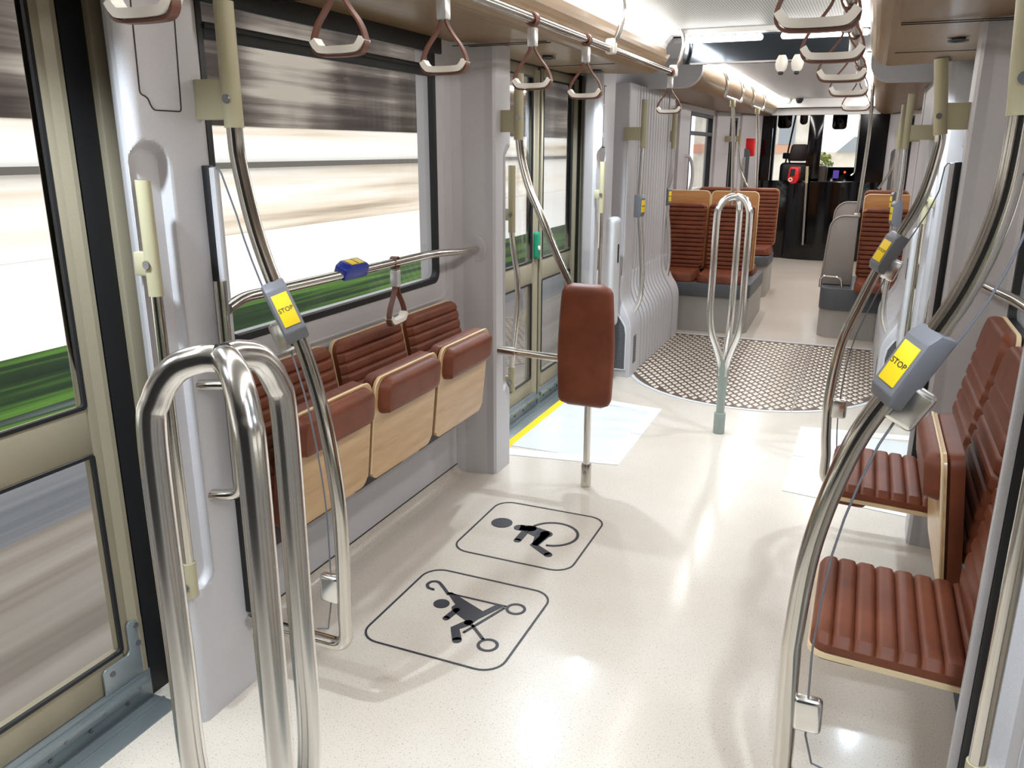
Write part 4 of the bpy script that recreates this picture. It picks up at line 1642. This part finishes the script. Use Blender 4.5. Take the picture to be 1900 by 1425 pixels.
part('frame_strip', MB().tube(fillet([(-.215, yp - .006, 2.19), (-.21, yp - .006, 1.35), (-.25, yp - .006, 1.31)], .03, 5), .012, 8), 'satin', t)
t = thing('cab_grab_bar', 'upright steel handle on the black cab door', 'grab bar', (-.78, 12.08, .36))
part('handle_tube', MB().tube([(-.768, 12.1, .37), (-.80, 12.1, 1.22)], .016, 12), 'steel', t)
part('sleeve', MB().tube([(-.80, 12.1, 1.21), (-.81, 12.1, 1.43)], .02, 12), 'olive', t)
part('wall_stub', MB().box(-.815, -.795, 12.1, 12.30, 1.30, 1.33, .004), 'olive', t)
t = thing('ticket_validator', 'red ticket validator box with dark screen on cab wall', 'validator', (-.98, 12.1, 1.2))
m = MB().prism([(-1.03, 1.42), (-1.05, 1.24), (-.99, 1.195), (-.93, 1.205), (-.905, 1.26), (-.905, 1.42)], 'y', 12.0, 12.29, bev=.015)
part('housing', m, 'red', t)
part('screen', MB().prism([(-1.01, 1.395), (-1.02, 1.30), (-.955, 1.30), (-.95, 1.395)], 'y', 11.992, 12.002), 'black', t)
m = MB()
pr = [(-1.005 + .021 * math.cos(a), 11.996, 1.252 + .021 * math.sin(a)) for a in [2 * PI * j / 20 for j in range(20)]]
m.tube(pr, .008, 8, closed=True)
part('card_ring', m, 'handle_white', t)
t = thing('driver_seat', 'black driver seat with headrest behind cab glass', 'seat', (-1.02, 12.7, .2))
part('backrest', MB().box(-1.22, -.82, 12.6, 12.72, .8, 1.47, .06, 4), 'black', t)
part('headrest', MB().prism([(-1.12, 1.49), (-.86, 1.49), (-.86, 1.72), (-1.08, 1.72)], 'y', 12.6, 12.7, bev=.03), 'dark', t)
part('seat', MB().box(-1.22, -.80, 12.62, 13.05, .68, .82, .05, 4), 'black', t)
part('column', MB().box(-1.1, -.92, 12.75, 12.95, .1, .70, .02), 'black', t)
t = thing('control_desk', 'dark driver desk with instrument panel behind right cab pane', 'desk', (-.45, 13.5, .2))
part('desk_top', MB().box(-1.25, .05, 13.3, 13.9, 1.08, 1.15, .02), 'dark', t)
p_ = part('instrument_panel', MB().prism([(13.25, 1.10), (13.36, 1.40), (13.6, 1.40), (13.6, 1.10)], 'x', -.60, -.22, bev=.01), 'gloss_black', t)
part('display', MB().prism([(13.296, 1.24), (13.337, 1.352), (13.334, 1.354), (13.293, 1.242)], 'x', -.52, -.44), 'screen', p_)
for i in range(6):
    part('switch', MB().disc((-.57 + i * .05, 13.265, 1.175), .011, 10, 'y', .02), 'clip', p_)
part('indicator', MB().disc((-.36, 13.31, 1.33), .014, 12, 'y', .02), 'led_red', p_)
part('side_cabinet', MB().box(-.72, -.61, 13.1, 13.7, .2, 1.42, .02), 'desk_brown', t)
part('desk_base', MB().box(-1.2, .0, 13.4, 13.8, .1, 1.08, .02), 'black', t)
w = thing('window_5', None, None, (0, 0, 0), kind='structure')
m = MB()
m.box(-1.55, .23, 14.2, 14.32, .1, 1.06)
m.box(-1.55, -1.48, 14.2, 14.32, 1.0, 2.3)
m.box(.16, .23, 14.2, 14.32, 1.0, 2.3)
part('window_frame', m, 'black', w)
part('pane', MB().box(-1.48, .16, 14.25, 14.256, 1.05, 2.3), 'glass', w)
m = MB()
m.box(-1.60, .28, 12.34, 14.3, .0, .11)
struct('floor.001', m, 'black')
struct('wall_cab_left', MB().box(-1.60, -1.55, 12.34, 14.3, .1, 2.3), 'black')
struct('wall_cab_right', MB().box(.23, .28, 12.34, 14.3, .1, 2.3), 'black')
for (a, b, c_, d_, lab) in ((-1.36, -1.16, 1.95, 2.30, 'dark sun visor at left cab window edge'), (-1.05, -.94, 2.0, 2.30, 'small dark visor between left visor and cab post'), (-.60, -.40, 1.93, 2.30, 'dark sun visor behind right cab pane')):
    single('sun_visor', MB().prism(rrect(a, b, c_, d_, .05), 'y', 13.2, 13.23, bev=.006), 'gloss_black', lab, 'visor', 'sun visors in the cab')
t = thing('wiper', 'black windscreen wiper arm outside the left cab pane', 'wiper', (-1.35, 14.4, 1.1))
part('arm', MB().tube([(-1.36, 14.42, 1.0), (-1.30, 14.42, 1.50), (-1.20, 14.42, 2.3)], .014, 8), 'black', t)
part('hub', MB().box(-1.36, -1.25, 14.36, 14.42, 1.50, 1.60, .02), 'black', t)
part('link', MB().tube([(-1.29, 14.40, 1.56), (-1.17, 14.40, 1.28)], .012, 8), 'black', t)

# ------------------------------------------------------------------ OUTSIDE
def streaks(name, stops, sy, sz, dist=1., axis='y', contrast=(.3, .7)):
    q = NM(name)
    v = q.coord((sz if axis == 'y' else 1, sy, sz))
    f = q.noise(v, 1., 4, .55)
    c = q.ramp(f, stops)
    return q.bsdf(None, .8, colsock=c, spec=.1)


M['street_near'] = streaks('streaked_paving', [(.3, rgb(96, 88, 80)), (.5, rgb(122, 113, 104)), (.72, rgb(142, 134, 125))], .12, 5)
M['asphalt'] = streaks('streaked_asphalt', [(.3, rgb(70, 74, 80)), (.7, rgb(118, 116, 116))], .12, 4)
M['grass'] = streaks('streaked_grass', [(.34, rgb(16, 28, 18)), (.48, rgb(32, 52, 24)), (.58, rgb(74, 108, 40)), (.66, rgb(38, 48, 38)), (.76, rgb(90, 100, 92))], .10, 2.2)
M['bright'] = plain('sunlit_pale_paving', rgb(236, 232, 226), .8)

q = NM('streaked_facade')
v1 = q.coord((1, .07, 2.6))
n1 = q.noise(v1, 1., 5, .6)
v2 = q.coord((1, .33, .10))
n2 = q.noise(v2, 1., 2, .5)
add = q.n('ShaderNodeMath', operation='ADD')
q.l(n1, add.inputs[0]); q.l(n2, add.inputs[1])
half = q.n('ShaderNodeMath', operation='MULTIPLY')
q.l(add.outputs[0], half.inputs[0]); half.inputs[1].default_value = .5
c = q.ramp(half.outputs[0], [(.36, rgb(38, 34, 32)), (.46, rgb(66, 58, 54)), (.54, rgb(104, 95, 88)), (.63, rgb(165, 155, 144))])
M['facade'] = q.bsdf(None, .8, colsock=c, spec=.1)
M['facade_white'] = streaks('pale_shopfront', [(.32, rgb(150, 134, 116)), (.44, rgb(226, 212, 194)), (.56, rgb(244, 240, 234))], .045, 1.3)
M['ledge_grey'] = plain('ledge_grey', rgb(92, 86, 80), .7)
M['stone'] = streaks('pale_church_stone', [(.3, rgb(200, 190, 176)), (.7, rgb(232, 226, 216))], 1, 1)
M['foliage'] = streaks('tree_foliage', [(.3, rgb(70, 92, 40)), (.7, rgb(150, 158, 82))], 2, 2)
M['brick'] = plain('faded_brick', rgb(205, 160, 135), .8)
M['slate'] = plain('window_slate', rgb(150, 156, 162), .4)

GZ = -.36
for sgn, nm in ((1, 'left'), (-1, 'right')):
    f_ = (lambda x: x) if sgn == 1 else mx

    def strip(a, b, z0, z1, mat, name):
        struct(name, MB().box(f_(a), f_(b), -30, 40, z0, z1), mat)
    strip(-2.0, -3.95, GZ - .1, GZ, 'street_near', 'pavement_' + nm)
    strip(-3.95, -5.35, GZ - .1, GZ - .02, 'asphalt', 'road_' + nm)
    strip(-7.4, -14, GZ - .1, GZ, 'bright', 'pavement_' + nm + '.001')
    o = single('grass_verge', MB().box(f_(-5.35), f_(-7.4), -30, 40, GZ - .1, GZ + .06), 'grass', 'green grass verge beyond the road on %s side' % nm, 'grass', kind='stuff')
    t = thing('street_building', 'long brown and pale street front seen through %s windows' % nm, 'building', (f_(-14.5), 15, GZ))
    part('upper_wall', MB().box(f_(-14), f_(-16), -30, 40, 2.15, 11), 'facade', t)
    part('shop_front', MB().box(f_(-14.02), f_(-16), -30, 40, GZ, 2.15), 'facade_white', t)
    part('ledge', MB().box(f_(-13.9), f_(-14.1), -30, 40, 1.18, 1.32), 'ledge_grey', t)
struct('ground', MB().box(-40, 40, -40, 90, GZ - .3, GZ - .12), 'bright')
t = thing('church_building', 'pale stone church front seen through the cab glass', 'building', (-5, 46, GZ))
part('wall', MB().box(-9, -2.95, 46, 50, GZ + .02, 16), 'stone', t)
m = MB()
arch = [(-4.62 + .4 + .4 * math.cos(a), 3.0 + .8 * math.sin(a)) for a in [PI * j / 12 for j in range(13)]] + [(-4.62, 1.9), (-3.82, 1.9)]
m.prism(arch, 'y', 45.9, 46.05)
part('arched_window', m, 'slate', t)
part('parapet', MB().box(-9, -2.95, 45.8, 46.1, 4.7, 5.0), 'slate', t)
part('brick_band', MB().box(-9, -2.95, 45.93, 46.1, 1.45, 1.9), 'brick', t)
t = thing('far_building', 'pale gabled building beyond tree through right cab pane', 'building', (0, 52, GZ))
part('wall', MB().box(-2.9, 5, 52, 58, GZ + .02, 1.5), 'stone', t)
part('gable_roof', MB().prism([(-2.0, 1.5), (-1.1, 2.35), (5, 2.35), (5, 1.5)], 'y', 51.8, 58), 'slate', t)
t = thing('street_tree', 'yellow green tree in the street seen through the cab', 'tree', (-1.75, 34, GZ))
m = MB()
rnd = random.Random(7)
for i in range(260):
    a = rnd.uniform(0, 2 * PI); b = rnd.uniform(-.8, 1); rr = rnd.uniform(.3, 1.) ** .5
    c_ = Vector((-1.8 + .48 * rr * math.cos(a) * math.sqrt(max(.05, 1 - b * b)), 34 + .48 * rr * math.sin(a), 1.05 + .55 * b * rr))
    e1 = Vector((rnd.uniform(-1, 1), rnd.uniform(-1, 1), rnd.uniform(-1, 1))).normalized() * .09
    e2 = Vector((rnd.uniform(-1, 1), rnd.uniform(-1, 1), rnd.uniform(-1, 1))).normalized() * .06
    m.add([c_ - e1, c_ + e2, c_ + e1, c_ - e2], [(0, 1, 2, 3)])
part('foliage', m, 'foliage', t, kind='stuff')
part('trunk', MB().tube([(-1.8, 34, GZ + .02), (-1.79, 34, .8)], .05, 8), 'dark', t)

# ------------------------------------------------------------------ world, camera
w = bpy.data.worlds.new('sky')
S.world = w
w.use_nodes = True
bg = w.node_tree.nodes['Background']
bg.inputs['Color'].default_value = (.94, .97, 1., 1)
bg.inputs['Strength'].default_value = 1.5

cam = bpy.data.cameras.new('camera')
co = bpy.data.objects.new('camera', cam)
COL.objects.link(co)
cam.sensor_fit = 'HORIZONTAL'
cam.sensor_width = 36
cam.lens = 1505.7 / 1900 * 36
cam.clip_start = .02
cam.clip_end = 300
yaw, pitch, roll = math.radians(23.16), math.radians(16.17), math.radians(-.15)
fwd = Vector((-math.sin(yaw) * math.cos(pitch), math.cos(yaw) * math.cos(pitch), -math.sin(pitch)))
right = Vector((math.cos(yaw), math.sin(yaw), 0))
dn = fwd.cross(right)
r2 = right * math.cos(roll) + dn * math.sin(roll)
d2 = -right * math.sin(roll) + dn * math.cos(roll)
Rm = Matrix((r2, -d2, -fwd)).transposed()
co.matrix_world = Matrix.Translation((0, 0, 1.65)) @ Rm.to_4x4()
S.camera = co

S.view_settings.view_transform = 'Standard'
S.view_settings.look = 'None'
S.view_settings.gamma = 1
S.view_settings.use_curve_mapping = False
S.view_settings.exposure = .72
S.cycles.use_denoising = True
S.cycles.max_bounces = 10
S.cycles.diffuse_bounces = 5
S.cycles.glossy_bounces = 5
S.cycles.transparent_max_bounces = 16
S.cycles.transmission_bounces = 6
S.cycles.sample_clamp_indirect = 6
